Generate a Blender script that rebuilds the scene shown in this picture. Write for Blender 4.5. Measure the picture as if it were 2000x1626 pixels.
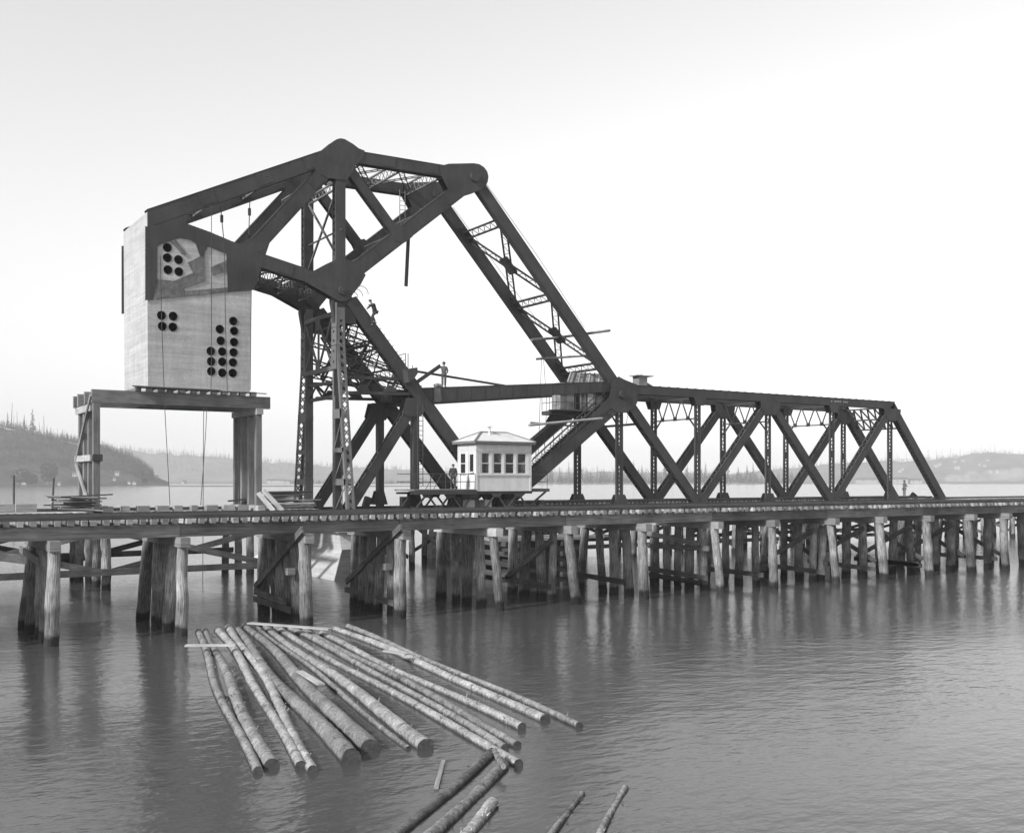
import bpy, bmesh, math, random
from mathutils import Vector, Matrix, noise as mnoise
R = math.radians
random.seed(7)
scene = bpy.context.scene
for o in list(bpy.data.objects): bpy.data.objects.remove(o)

# ------------------------------------------------------------------ camera
# world axes follow the bridge: +X along the track (to the right and away), +Y across it (away), water at z = 0
TH = math.atan2(2040, 3140); CT, ST = math.cos(TH), math.sin(TH)
FPX, HZ, CH = 2040.0, 938.0, 6.0
cd = bpy.data.cameras.new('camera'); cam = bpy.data.objects.new('camera', cd)
scene.collection.objects.link(cam); scene.camera = cam
cd.sensor_fit = 'HORIZONTAL'; cd.sensor_width = 36; cd.lens = 36 * FPX / 2000
cd.shift_y = (HZ - 813) / 2000; cd.clip_start = .5; cd.clip_end = 20000
cam.location = (0, 0, CH); cam.rotation_euler = (R(90), 0, -TH)

# ------------------------------------------------------------------ sky, sun, exposure
SUN_EL, SUN_AZ = R(32), R(168)            # the sun stands to the left, a little on the near side (angle of the vector to the sun from +X)
world = bpy.data.worlds.new('World'); scene.world = world; world.use_nodes = True
nt = world.node_tree; nt.nodes.clear()
sky = nt.nodes.new('ShaderNodeTexSky'); sky.sky_type = 'NISHITA'; sky.sun_disc = False
sky.sun_elevation = SUN_EL; sky.sun_rotation = R(90) - SUN_AZ; sky.air_density = 3.6; sky.dust_density = 0.0; sky.ozone_density = 1
bw = nt.nodes.new('ShaderNodeRGBToBW'); bg = nt.nodes.new('ShaderNodeBackground'); wo = nt.nodes.new('ShaderNodeOutputWorld')
nt.links.new(sky.outputs[0], bw.inputs[0])
nt.links.new(bw.outputs[0], bg.inputs[0]); nt.links.new(bg.outputs[0], wo.inputs[0])
bg.inputs[1].default_value = 0.15
sl = bpy.data.lights.new('sun', 'SUN'); sun = bpy.data.objects.new('sun', sl); scene.collection.objects.link(sun)
sl.energy = 3.7; sl.angle = R(5); sl.color = (1, 1, 1)
sv = Vector((math.cos(SUN_AZ) * math.cos(SUN_EL), -abs(math.sin(SUN_AZ)) * math.cos(SUN_EL), math.sin(SUN_EL)))
sky.sun_rotation = math.atan2(sv.x, sv.y)
sun.rotation_euler = sv.to_track_quat('Z', 'Y').to_euler()
scene.view_settings.view_transform = 'Standard'; scene.view_settings.look = 'None'
scene.view_settings.exposure = 0.36; scene.view_settings.gamma = 1.0
scene.render.engine = 'CYCLES'
scene.cycles.max_bounces = 6; scene.cycles.volume_bounces = 2; scene.cycles.transparent_max_bounces = 8
scene.cycles.use_denoising = True

# ------------------------------------------------------------------ photograph -> place: where a sight line meets a plane of the place
def atx(px, Y):
    r = (px - 1000) / FPX
    return Y * (ST + r * CT) / (CT - r * ST)
def at(px, py, Y):
    X = atx(px, Y); fwd = X * ST + Y * CT
    return Vector((X, Y, CH - (py - HZ) / FPX * fwd))
def atz(px, py, z=0.0):
    fwd = (CH - z) * FPX / (py - HZ); rt = (px - 1000) / FPX * fwd
    return Vector((rt * CT + fwd * ST, -rt * ST + fwd * CT, z))
def atd(px, py, d):
    rt = (px - 1000) / FPX * d
    return Vector((rt * CT + d * ST, -rt * ST + d * CT, CH - (py - HZ) / FPX * d))

# ------------------------------------------------------------------ materials (the plate is black and white: all colours are grey)
def mat(name, col, rough=.7, var=.0, vscale=2.0, grain=None, bump=0.0, bscale=30.0, spec=.3, metal=0.0, extra=None, rnd=0.0):
    m = bpy.data.materials.new(name); m.use_nodes = True; n = m.node_tree.nodes; l = m.node_tree.links
    b = n['Principled BSDF']; b.inputs['Roughness'].default_value = rough
    b.inputs['Specular IOR Level'].default_value = spec; b.inputs['Metallic'].default_value = metal
    val = n.new('ShaderNodeValue'); val.outputs[0].default_value = col; out = val.outputs[0]
    geo = n.new('ShaderNodeNewGeometry')
    def mul(a, bb):
        x = n.new('ShaderNodeMath'); x.operation = 'MULTIPLY'; l.new(a, x.inputs[0])
        if hasattr(bb, 'is_linked'): l.new(bb, x.inputs[1])
        else: x.inputs[1].default_value = bb
        return x.outputs[0]
    def rng(a, lo, hi, f0=.3, f1=.7):
        x = n.new('ShaderNodeMapRange'); l.new(a, x.inputs[0]); x.inputs[1].default_value = f0; x.inputs[2].default_value = f1
        x.inputs[3].default_value = lo; x.inputs[4].default_value = hi; return x.outputs[0]
    def noise(scale, vec=None, detail=4, rough_=.6, sc=None):
        t = n.new('ShaderNodeTexNoise'); t.inputs['Scale'].default_value = scale; t.inputs['Detail'].default_value = detail
        t.inputs['Roughness'].default_value = rough_
        v = vec or geo.outputs['Position']
        if sc:
            mp = n.new('ShaderNodeMapping'); mp.inputs['Scale'].default_value = sc; l.new(v, mp.inputs[0]); v = mp.outputs[0]
        l.new(v, t.inputs['Vector']); return t.outputs['Fac']
    if var: out = mul(out, rng(noise(vscale), 1 - var, 1 + var))
    h = None
    if grain:
        uv = n.new('ShaderNodeUVMap'); uv.uv_map = 'uv'
        oi = n.new('ShaderNodeObjectInfo'); ad = n.new('ShaderNodeVectorMath'); ad.operation = 'ADD'
        cb = n.new('ShaderNodeCombineXYZ'); k = mul(oi.outputs['Random'], 57.0); l.new(k, cb.inputs[0]); l.new(k, cb.inputs[1])
        l.new(uv.outputs[0], ad.inputs[0]); l.new(cb.outputs[0], ad.inputs[1])
        g = noise(1.0, ad.outputs[0], 5, .65, (grain[0], grain[1], 1))
        out = mul(out, rng(g, 1 - grain[2], 1 + grain[2], .32, .68)); h = g
    if rnd:
        oi = n.new('ShaderNodeObjectInfo'); out = mul(out, rng(oi.outputs['Random'], 1 - rnd, 1 + rnd, 0, 1))
    if extra: out = extra(n, l, geo, out, mul, rng, noise)
    l.new(out, b.inputs['Base Color'])
    if bump:
        bp = n.new('ShaderNodeBump'); bp.inputs['Strength'].default_value = bump; bp.inputs['Distance'].default_value = .03
        l.new(h if h else noise(bscale), bp.inputs['Height']); l.new(bp.outputs[0], b.inputs['Normal'])
    return m

def tide(n, l, geo, out, mul, rng, noise):           # wet, weed-dark foot of the piles and the stain of the tides above it
    sep = n.new('ShaderNodeSeparateXYZ'); l.new(geo.outputs['Position'], sep.inputs[0])
    ad = n.new('ShaderNodeMath'); ad.operation = 'MULTIPLY_ADD'; l.new(noise(1.3), ad.inputs[0]); ad.inputs[1].default_value = 1.5
    l.new(sep.outputs[2], ad.inputs[2])
    a = rng(ad.outputs[0], .62, 1.0, 1.95, 2.35)
    ad2 = n.new('ShaderNodeMath'); ad2.operation = 'MULTIPLY_ADD'; l.new(noise(2.2), ad2.inputs[0]); ad2.inputs[1].default_value = .35
    l.new(sep.outputs[2], ad2.inputs[2])
    b = rng(ad2.outputs[0], .22, 1.0, .50, .66)
    return mul(mul(out, a), b)
def board_marks(n, l, geo, out, mul, rng, noise):    # courses left by the form boards, and run-off stains
    c = noise(1.0, None, 3, .5, (.35, .35, 7.0)); out = mul(out, rng(c, .86, 1.08))
    d = noise(1.0, None, 5, .7, (3, 3, .25)); out = mul(out, rng(d, .86, 1.06))
    sep = n.new('ShaderNodeSeparateXYZ'); l.new(geo.outputs['Position'], sep.inputs[0])
    fr = n.new('ShaderNodeMath'); fr.operation = 'FRACT'; l.new(mul(sep.outputs[2], 4.4), fr.inputs[0]); ln_ = rng(fr.outputs[0], .86, 1.0, .0, .16)
    mx = n.new('ShaderNodeMix'); l.new(rng(noise(1.0, None, 3, .6, (.8, .8, 3)), 0, 1, .4, .6), mx.inputs[0]); l.new(ln_, mx.inputs[2]); mx.inputs[3].default_value = 1.0; out = mul(out, mx.outputs[0])
    fl2 = n.new('ShaderNodeMath'); fl2.operation = 'FLOOR'; l.new(mul(sep.outputs[2], 4.4), fl2.inputs[0]); wn = n.new('ShaderNodeTexWhiteNoise'); wn.noise_dimensions = '1D'; l.new(fl2.outputs[0], wn.inputs['W']); out = mul(out, rng(wn.outputs[0], .94, 1.04, 0, 1))
    pk = noise(5.0, None, 5, .7, (1, 1, 2.2)); out = mul(out, rng(pk, .62, 1.0, .26, .36))
    e = noise(9.0, None, 2, .5); return mul(out, rng(e, .90, 1.06))
def steel_wear(n, l, geo, out, mul, rng, noise):
    out = mul(out, rng(noise(.45, None, 4, .6), .78, 1.28))
    c = noise(1.0, None, 5, .7, (2.5, 2.5, .5)); out = mul(out, rng(c, .82, 1.2))
    return mul(out, rng(noise(14.0, None, 3), .9, 1.12))
def bark(n, l, geo, out, mul, rng, noise):
    c = noise(16.0, None, 6, .8); out = mul(out, rng(c, .25, 1.6))
    d = noise(1.1, None, 4, .6); out = mul(out, rng(d, .65, 1.25)); e = noise(3.0, None, 3, .6); out = mul(out, rng(e, .5, 1.12, .30, .44)); tn = noise(2.1, None, 4, .65); out = mul(out, rng(tn, 1.0, 1.22, .58, .66))
    sep = n.new('ShaderNodeSeparateXYZ'); l.new(geo.outputs['Position'], sep.inputs[0]); ad = n.new('ShaderNodeMath'); ad.operation = 'MULTIPLY_ADD'; l.new(noise(5.0), ad.inputs[0]); ad.inputs[1].default_value = .16; l.new(sep.outputs[2], ad.inputs[2])
    return mul(out, rng(ad.outputs[0], .3, 1.0, .10, .17))

M = {}
M['steel'] = mat('steel', .048, .62, extra=steel_wear, bump=.12, bscale=18, spec=.35)
M['steel_dull_lit'] = mat('steel_dull_lit', .135, .8, extra=steel_wear, bump=.1, bscale=18, spec=.2)  # dull pale steel; on the tower legs the paleness stands in for sunlight
M['concrete'] = mat('concrete', .455, .9, .10, .8, extra=board_marks, bump=.25, bscale=14, spec=.2)
M['stained'] = mat('stained', .14, .85, .35, 3.0, extra=steel_wear, spec=.2)
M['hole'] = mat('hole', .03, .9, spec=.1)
M['sleeve'] = mat('sleeve', .22, .8, .3, 6, spec=.2)
M['timber'] = mat('timber', .20, .85, .25, .7, grain=(.8, 14, .35), bump=.5, spec=.2, rnd=.22)
M['timber_new'] = mat('timber_new', .34, .85, .22, .9, grain=(.8, 14, .3), bump=.4, spec=.2, rnd=.25)
M['timber_mid'] = mat('timber_mid', .16, .85, .3, .6, grain=(.6, 12, .4), bump=.4, spec=.2, rnd=.25)
M['timber_dark'] = mat('timber_dark', .06, .85, .3, .6, grain=(.6, 12, .4), bump=.4, spec=.2, rnd=.2)
M['pile'] = mat('pile', .20, .9, .4, 1.2, grain=(1.5, 20, .72), bump=1.0, extra=tide, spec=.15, rnd=.34)
M['brace'] = mat('brace', .105, .9, .35, 1.2, grain=(.8, 12, .4), bump=.5, extra=tide, spec=.15, rnd=.35)
M['bark'] = mat('bark', .25, .95, grain=(7, 2.6, .26), bump=1.0, bscale=26, extra=bark, spec=.15, rnd=.28)
M['bark_wet'] = mat('bark_wet', .12, .8, grain=(7, 2.2, .5), bump=1.0, bscale=26, extra=bark, spec=.25, rnd=.2)
M['logend'] = mat('logend', .07, .9, .4, 12, spec=.2)
M['rail'] = mat('rail', .09, .45, .2, 3, spec=.5, metal=.3)
def weathered(n, l, geo, out, mul, rng, noise):
    out = mul(out, rng(noise(1.0, None, 5, .7, (3.5, 3.5, .5)), .86, 1.04)); return mul(out, rng(noise(6.0, None, 5, .7), .82, 1.0, .28, .42))
M['white'] = mat('white', .66, .6, .08, 1.2, spec=.3, extra=weathered)
M['trim'] = mat('trim', .60, .6, .08, 2, spec=.3)
M['roofing'] = mat('roofing', .58, .7, .14, 1.6, spec=.2)
M['eave'] = mat('eave', .16, .7, .1, 3)
M['curtain'] = mat('curtain', .7, .8)
M['room'] = mat('room', .06, .8)
M['cabin'] = mat('cabin', .24, .85, .5, 1.6, bump=.3, spec=.2)
M['rope'] = mat('rope', .06, .9)
M['cloth_dark'] = mat('cloth_dark', .05, .95, .3, 9)
M['cloth_mid'] = mat('cloth_mid', .12, .95, .25, 9)
M['cloth_light'] = mat('cloth_light', .26, .95, .2, 9)
M['skin'] = mat('skin', .36, .7)
M['felt'] = mat('felt', .05, .9)
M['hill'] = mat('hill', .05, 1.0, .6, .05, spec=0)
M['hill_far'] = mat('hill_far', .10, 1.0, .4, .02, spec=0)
M['needles'] = mat('needles', .042, 1.0, .3, .2, spec=0, rnd=.25)
M['snagwood'] = mat('snagwood', .13, 1.0, .2, .2, spec=0, rnd=.2)
M['leaf'] = mat('leaf', .09, 1.0, .4, .15, spec=0, rnd=.2)
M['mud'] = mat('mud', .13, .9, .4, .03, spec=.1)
M['paint'] = mat('paint', .36, .8, spec=.1)
M['lettering'] = mat('lettering', .26, .8)

def glass_mat():
    m = bpy.data.materials.new('glass'); m.use_nodes = True; n = m.node_tree.nodes; l = m.node_tree.links
    n.remove(n['Principled BSDF']); t = n.new('ShaderNodeBsdfTransparent'); t.inputs[0].default_value = (.55, .55, .55, 1)
    g = n.new('ShaderNodeBsdfGlossy'); g.inputs['Roughness'].default_value = .03
    x = n.new('ShaderNodeMixShader'); x.inputs[0].default_value = .05
    l.new(t.outputs[0], x.inputs[1]); l.new(g.outputs[0], x.inputs[2]); l.new(x.outputs[0], n['Material Output'].inputs[0]); return m
M['glass'] = glass_mat()

def water_mat():
    m = bpy.data.materials.new('water'); m.use_nodes = True; n = m.node_tree.nodes; l = m.node_tree.links
    b = n['Principled BSDF']; b.inputs['Base Color'].default_value = (.060, .060, .060, 1)
    b.inputs['Roughness'].default_value = .15; b.inputs['IOR'].default_value = 1.33; b.inputs['Specular IOR Level'].default_value = .85
    geo = n.new('ShaderNodeNewGeometry')
    def nz(rot, sc, detail, rough):
        mp = n.new('ShaderNodeMapping'); mp.inputs['Rotation'].default_value = (0, 0, rot); mp.inputs['Scale'].default_value = sc
        t = n.new('ShaderNodeTexNoise'); t.inputs['Scale'].default_value = 1; t.inputs['Detail'].default_value = detail; t.inputs['Roughness'].default_value = rough
        l.new(geo.outputs['Position'], mp.inputs[0]); l.new(mp.outputs[0], t.inputs['Vector']); return t.outputs['Fac']
    big = nz(TH, (.12, .16, 1), 2, .5); mid = nz(TH + .25, (1.1, 2.0, 1), 3, .55); fine = nz(TH - .2, (3.2, 5.4, 1), 2, .5)
    patch = nz(TH, (.035, .06, 1), 3, .6)
    pr = n.new('ShaderNodeMapRange'); l.new(patch, pr.inputs[0]); pr.inputs[1].default_value = .35; pr.inputs[2].default_value = .68; pr.inputs[3].default_value = .35; pr.inputs[4].default_value = 1.2
    a = n.new('ShaderNodeMath'); a.operation = 'MULTIPLY_ADD'; l.new(fine, a.inputs[0]); a.inputs[1].default_value = .28; l.new(mid, a.inputs[2])
    c = n.new('ShaderNodeMath'); c.operation = 'MULTIPLY'; l.new(a.outputs[0], c.inputs[0]); l.new(pr.outputs[0], c.inputs[1])
    d = n.new('ShaderNodeMath'); d.operation = 'MULTIPLY_ADD'; l.new(big, d.inputs[0]); d.inputs[1].default_value = 1.2; l.new(c.outputs[0], d.inputs[2])
    bp = n.new('ShaderNodeBump'); bp.inputs['Strength'].default_value = 1.0; bp.inputs['Distance'].default_value = .040
    l.new(d.outputs[0], bp.inputs['Height']); l.new(bp.outputs[0], b.inputs['Normal']); return m
M['water'] = water_mat()

# ------------------------------------------------------------------ mesh building
class MB:
    def __init__(s): s.v = []; s.f = []; s.uv = []; s.sm = []
    def add(s, vs, fs, uvs=None, smooth=False):
        k = len(s.v); s.v += [Vector(v) for v in vs]
        for i, f in enumerate(fs):
            s.f.append([k + j for j in f]); s.sm.append(smooth)
            s.uv.append(uvs[i] if uvs else [(vs[j][0] + vs[j][1], vs[j][2]) for j in f])
    def frame(s, p, q, up):
        p = Vector(p); q = Vector(q); t = (q - p).normalized(); up = Vector(up)
        if abs(t.dot(up)) > .98: up = Vector((1, 0, 0)) if abs(t.x) < .9 else Vector((0, 1, 0))
        n = (up - t * up.dot(t)).normalized(); return p, q, t, n, t.cross(n)
    def beam(s, p, q, h, w, up=(0, 0, 1), h2=None, w2=None):
        """bar from p to q; h measured along up, w across"""
        p, q, t, n, b = s.frame(p, q, up); L = (q - p).length; h2 = h if h2 is None else h2; w2 = w if w2 is None else w2; vs = []
        for c, hh, ww in ((p, h, w), (q, h2, w2)):
            for i, j in ((-1, -1), (1, -1), (1, 1), (-1, 1)): vs.append(c + n * i * hh / 2 + b * j * ww / 2)
        fs = [(0, 1, 2, 3), (7, 6, 5, 4)]; uvs = [[(0, 0), (0, h), (w, h), (w, 0)]] * 2; o = 0
        for i in range(4):
            j = (i + 1) % 4; e = (h, w, h, w)[i]
            fs.append((i, i + 4, j + 4, j)); uvs.append([(0, o), (L, o), (L, o + e), (0, o + e)]); o += e + .37
        s.add(vs, fs, uvs); return s
    def box(s, c, d):
        c = Vector(c); x, y, z = d
        return s.beam(c - Vector((x / 2, 0, 0)), c + Vector((x / 2, 0, 0)), z, y)
    def prism(s, poly, y0, y1):
        """poly of (X, z), thick in Y"""
        n = len(poly); a = sum(poly[i][0] * poly[(i + 1) % n][1] - poly[(i + 1) % n][0] * poly[i][1] for i in range(n))
        if a < 0: poly = poly[::-1]
        vs = [(p[0], y0, p[1]) for p in poly] + [(p[0], y1, p[1]) for p in poly]
        fs = [tuple(range(n)), tuple(range(2 * n - 1, n - 1, -1))] + [(i, i + n, (i + 1) % n + n, (i + 1) % n) for i in range(n)]
        s.add(vs, fs); return s
    def tube(s, pts, r, n=8, r2=None, cap=True, jit=0.0, rnd=None):
        pts = [Vector(p) for p in pts]; m = len(pts); vs = []; L = 0; ls = [0]
        for i in range(1, m): L += (pts[i] - pts[i - 1]).length; ls.append(L)
        for i, p in enumerate(pts):
            t = (pts[min(i + 1, m - 1)] - pts[max(i - 1, 0)]).normalized()
            up = Vector((0, 0, 1)) if abs(t.z) < .9 else Vector((1, 0, 0))
            a = (up - t * up.dot(t)).normalized(); b = t.cross(a)
            rr = (r if r2 is None else r + (r2 - r) * ls[i] / max(L, 1e-6))
            for k in range(n):
                an = 2 * math.pi * k / n; q = rr * (1 + (rnd.uniform(-jit, jit) if jit else 0))
                vs.append(p + a * math.cos(an) * q + b * math.sin(an) * q)
        fs = []; uvs = []; e = 2 * math.pi * r / n
        for i in range(m - 1):
            for k in range(n):
                k2 = (k + 1) % n; fs.append((i * n + k, (i + 1) * n + k, (i + 1) * n + k2, i * n + k2))
                uvs.append([(ls[i], k * e), (ls[i + 1], k * e), (ls[i + 1], k * e + e), (ls[i], k * e + e)])
        s.add(vs, fs, uvs, True)
        if cap:
            s.add(vs[:n], [tuple(range(n))], [[(0, .3 + k * .01) for k in range(n)]])
            s.add(vs[-n:], [tuple(range(n - 1, -1, -1))], [[(0, .3 + k * .01) for k in range(n)]])
        return s
    def lace(s, a0, a1, b0, b1, n, bw=.07, bt=.015, nrm=(0, 1, 0), double=False):
        a0, a1, b0, b1 = map(Vector, (a0, a1, b0, b1))
        for sgn in ((0, 1) if double else (0,)):
            for i in range(n):
                e0, e1 = i / n, (i + 1) / n
                p = (a0.lerp(a1, e0) if (i + sgn) % 2 == 0 else b0.lerp(b1, e0)); q = (b0.lerp(b1, e1) if (i + sgn) % 2 == 0 else a0.lerp(a1, e1))
                off = Vector(nrm).normalized() * (.012 * sgn); s.beam(p + off, q + off, bt, bw, nrm)
        return s
    def mesh(s, name, off=Vector((0, 0, 0))):
        me = bpy.data.meshes.new(name); me.from_pydata([v - off for v in s.v], [], s.f)
        uvl = me.uv_layers.new(name='uv'); i = 0; data = []
        for u in s.uv:
            for c in u: data += [c[0], c[1]]
        uvl.data.foreach_set('uv', data); me.polygons.foreach_set('use_smooth', s.sm); me.validate(); me.update()
        return me

ROOT = {}
def link(o): scene.collection.objects.link(o); return o
def tag(o, label=None, cat=None, group=None, kind=None):
    if label: o['label'] = label
    if cat: o['category'] = cat
    if group: o['group'] = group
    if kind: o['kind'] = kind
    return o
def thing(name, loc, label, cat, group=None):
    o = link(bpy.data.objects.new(name, None)); o.location = loc; o.empty_display_size = .3; ROOT[o.name] = Vector(loc)
    return tag(o, label, cat, group)
def base(o):
    return ROOT.get(o.name, Vector((0, 0, 0))) if o else Vector((0, 0, 0))
def obj(name, mb, m, parent=None, label=None):
    """one mesh; vertices given in world coordinates; a thing's parts and sub-parts share its origin"""
    off = base(parent); me = mb.mesh(name, off); o = link(bpy.data.objects.new(name, me)); me.materials.append(M[m] if isinstance(m, str) else m)
    if parent: o.parent = parent; ROOT[o.name] = off
    if label: o['label'] = label
    return o
def solo(name, mb, m, loc, label, cat, group=None, kind=None):
    """a thing that is one mesh, origin at its base"""
    loc = Vector(loc); me = mb.mesh(name, loc); o = link(bpy.data.objects.new(name, me)); o.location = loc; me.materials.append(M[m] if isinstance(m, str) else m)
    ROOT[o.name] = loc; return tag(o, label, cat, group, kind)
def inst(name, me, parent, loc, rot=(0, 0, 0), scl=(1, 1, 1)):
    o = link(bpy.data.objects.new(name, me)); o.parent = parent; o.location = Vector(loc) - base(parent); o.rotation_euler = rot; o.scale = scl
    ROOT[o.name] = base(parent); return o
def V3(p, Y): return Vector((p[0], Y, p[1]))
ORD = ['first', 'second', 'third', 'fourth', 'fifth', 'sixth', 'seventh', 'eighth', 'ninth', 'tenth', 'eleventh', 'twelfth', 'thirteenth', 'fourteenth', 'fifteenth',
       'sixteenth', 'seventeenth', 'eighteenth', 'nineteenth', 'twentieth', 'twenty-first', 'twenty-second', 'twenty-third', 'twenty-fourth', 'twenty-fifth', 'twenty-sixth',
       'twenty-seventh', 'twenty-eighth', 'twenty-ninth', 'thirtieth']

# ------------------------------------------------------------------ riveted members
def inplane(P, Q):
    d = Vector((Q[0] - P[0], Q[1] - P[1])).normalized(); n = Vector((-d.y, d.x))
    if n.y < 0 or (abs(n.y) < 1e-6 and n.x < 0): n = -n
    return d, n
def boxmember(P, Q, h, d, Yc, lace='+-', cover='', step=.55, sw=.16, double=False, mb=None, h2=None):
    """side plates face the camera; lacing (or a cover plate) on the faces above '+' and below '-'"""
    mb = mb or MB(); dd, n = inplane(P, Q); L = math.hypot(Q[0] - P[0], Q[1] - P[1]); h2 = h if h2 is None else h2; up = (n.x, 0, n.y)
    for sg in (-1, 1): mb.beam(V3(P, Yc + sg * (d / 2 - .015)), V3(Q, Yc + sg * (d / 2 - .015)), h - .04, .03, up, h2=h2 - .04)
    for c, sg in (('+', 1), ('-', -1)):
        p = (P[0] + n.x * sg * h / 2, P[1] + n.y * sg * h / 2); q = (Q[0] + n.x * sg * h2 / 2, Q[1] + n.y * sg * h2 / 2)
        if c in cover: mb.beam(V3(p, Yc), V3(q, Yc), .03, d + .06, up); continue
        for e in (-1, 1): mb.beam(V3(p, Yc + e * (d / 2 - sw / 2)), V3(q, Yc + e * (d / 2 - sw / 2)), .03, sw + .04, up)
        if c in lace:
            e = d / 2 - sw * .6; k = max(2, int(L / step))
            mb.lace(V3(p, Yc - e), V3(q, Yc - e), V3(p, Yc + e), V3(q, Yc + e), k, .075, .016, up, double)
    return mb
def postmember(P, Q, h, d, Yc, step=.32, sw=None, double=False, mb=None):
    """two slim channels with single-plane lacing between them, open to the sky"""
    mb = mb or MB(); dd, n = inplane(P, Q); up = (n.x, 0, n.y); L = math.hypot(Q[0] - P[0], Q[1] - P[1]); sw = sw or h * .32
    for sg in (-1, 1):
        o = n * sg * (h / 2 - sw / 2); a, b = (P[0] + o.x, P[1] + o.y), (Q[0] + o.x, Q[1] + o.y)
        mb.beam(V3(a, Yc), V3(b, Yc), sw, .05, up); o = n * sg * (h / 2 - .02)
        mb.beam(V3((P[0] + o.x, P[1] + o.y), Yc), V3((Q[0] + o.x, Q[1] + o.y), Yc), .035, d * .36, up)
    o = n * (h / 2 - sw * .7)
    mb.lace(V3((P[0] - o.x, P[1] - o.y), Yc), V3((Q[0] - o.x, Q[1] - o.y), Yc), V3((P[0] + o.x, P[1] + o.y), Yc), V3((Q[0] + o.x, Q[1] + o.y), Yc), max(3, int(L / step)), .06, .06, (0, 1, 0), double)
    for t in (.0, .5, 1.0):
        c = (P[0] + (Q[0] - P[0]) * t, P[1] + (Q[1] - P[1]) * t); e = (dd.x * .35, dd.y * .35)
        mb.beam(V3((c[0] - e[0], c[1] - e[1]), Yc - .03), V3((c[0] + e[0], c[1] + e[1]), Yc - .03), h * .9, .03, up)
    return mb
YF, W = 64.0, 5.5
YN, YB = YF + .3, YF + .3 + W                      # centre planes of the near and the far truss
def xz(px, py, Y=YF): p = at(px, py, Y); return (p.x, p.z)
def poly(pts, Y=YF): return [xz(a, b, Y) for a, b in pts]
def z1(pts): return [(220 + a / 4, 250 + b / 4) for a, b in pts]
def plates(mb, pts, Yc, d, t=.03):                 # one plate on each face of a truss
    for sg in (-1, 1):
        y = Yc + sg * (d / 2 + .02); mb.prism(pts, y - t / 2, y + t / 2)
    return mb
def rivets(mb, p, q, Y, step=.16, r=.022):
    p = Vector(p); q = Vector(q); L = (q - p).length; k = max(1, int(L / step))
    for i in range(k + 1):
        c = p.lerp(q, i / k); s = r; mb.add([(c.x - s, Y, c.y - s), (c.x + s, Y, c.y - s), (c.x + s, Y, c.y + s), (c.x - s, Y, c.y + s), (c.x, Y - .02, c.y)], [(0, 1, 4), (1, 2, 4), (2, 3, 4), (3, 0, 4)])
    return mb

# ------------------------------------------------------------------ water
def grid(name, m, x0, x1, y0, y1, z, kind, label=None, cat=None):
    me = bpy.data.meshes.new(name); me.from_pydata([(x0, y0, z), (x1, y0, z), (x1, y1, z), (x0, y1, z)], [], [(0, 1, 2, 3)])
    o = link(bpy.data.objects.new(name, me)); me.materials.append(M[m]); o['kind'] = kind; return o
grid('water', 'water', -2990, 7990, -95, 4490, 0, 'structure')

# ================================================================== COUNTERWEIGHT FRAME
A = xz(668, 568); B = xz(664, 312); C = xz(925, 346)
cwf = thing('counterweight_truss', (20, 67, 11.5), 'riveted steel counterweight truss holding the huge concrete block above the tower', 'steel truss')
def offp(P, Q, t): return (P[0] + (Q[0] - P[0]) * t, P[1] + (Q[1] - P[1]) * t)
cw_tc0, cw_tc1 = xz(294, 424), xz(640, 306)
bc0, bc1 = xz(500, 505), xz(660, 558)
dg0, dg1 = xz(500, 480), xz(655, 312)
mid = offp(A, C, .47)
ac0, ac1 = xz(672, 545), xz(915, 358)
acd, acn = inplane(ac0, ac1)
midp = xz(776, 456)
apex = poly([(622, 299), (630, 293), (642, 283), (650, 276.5), (658, 272), (665, 270.5), (673, 272), (690, 282), (700, 290), (712, 294.5), (708, 313), (694, 322), (690, 334), (677, 352), (656, 350), (638, 348), (618, 336), (614, 322)])
agus = poly([(606, 533), (645, 512), (656, 507), (676, 507), (688, 511), (714, 537), (704, 556), (690, 573), (684, 582), (676, 588), (664, 589), (652, 583), (640, 576), (590, 547)])
head = poly([(858, 325), (876, 320), (905, 319.5), (925, 319), (936, 321), (945, 327), (951, 335), (953.5, 345), (952, 356), (947, 365), (938, 371), (928, 375), (912, 380), (896, 387), (880, 400), (872, 398), (876, 372), (862, 345)])
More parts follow.
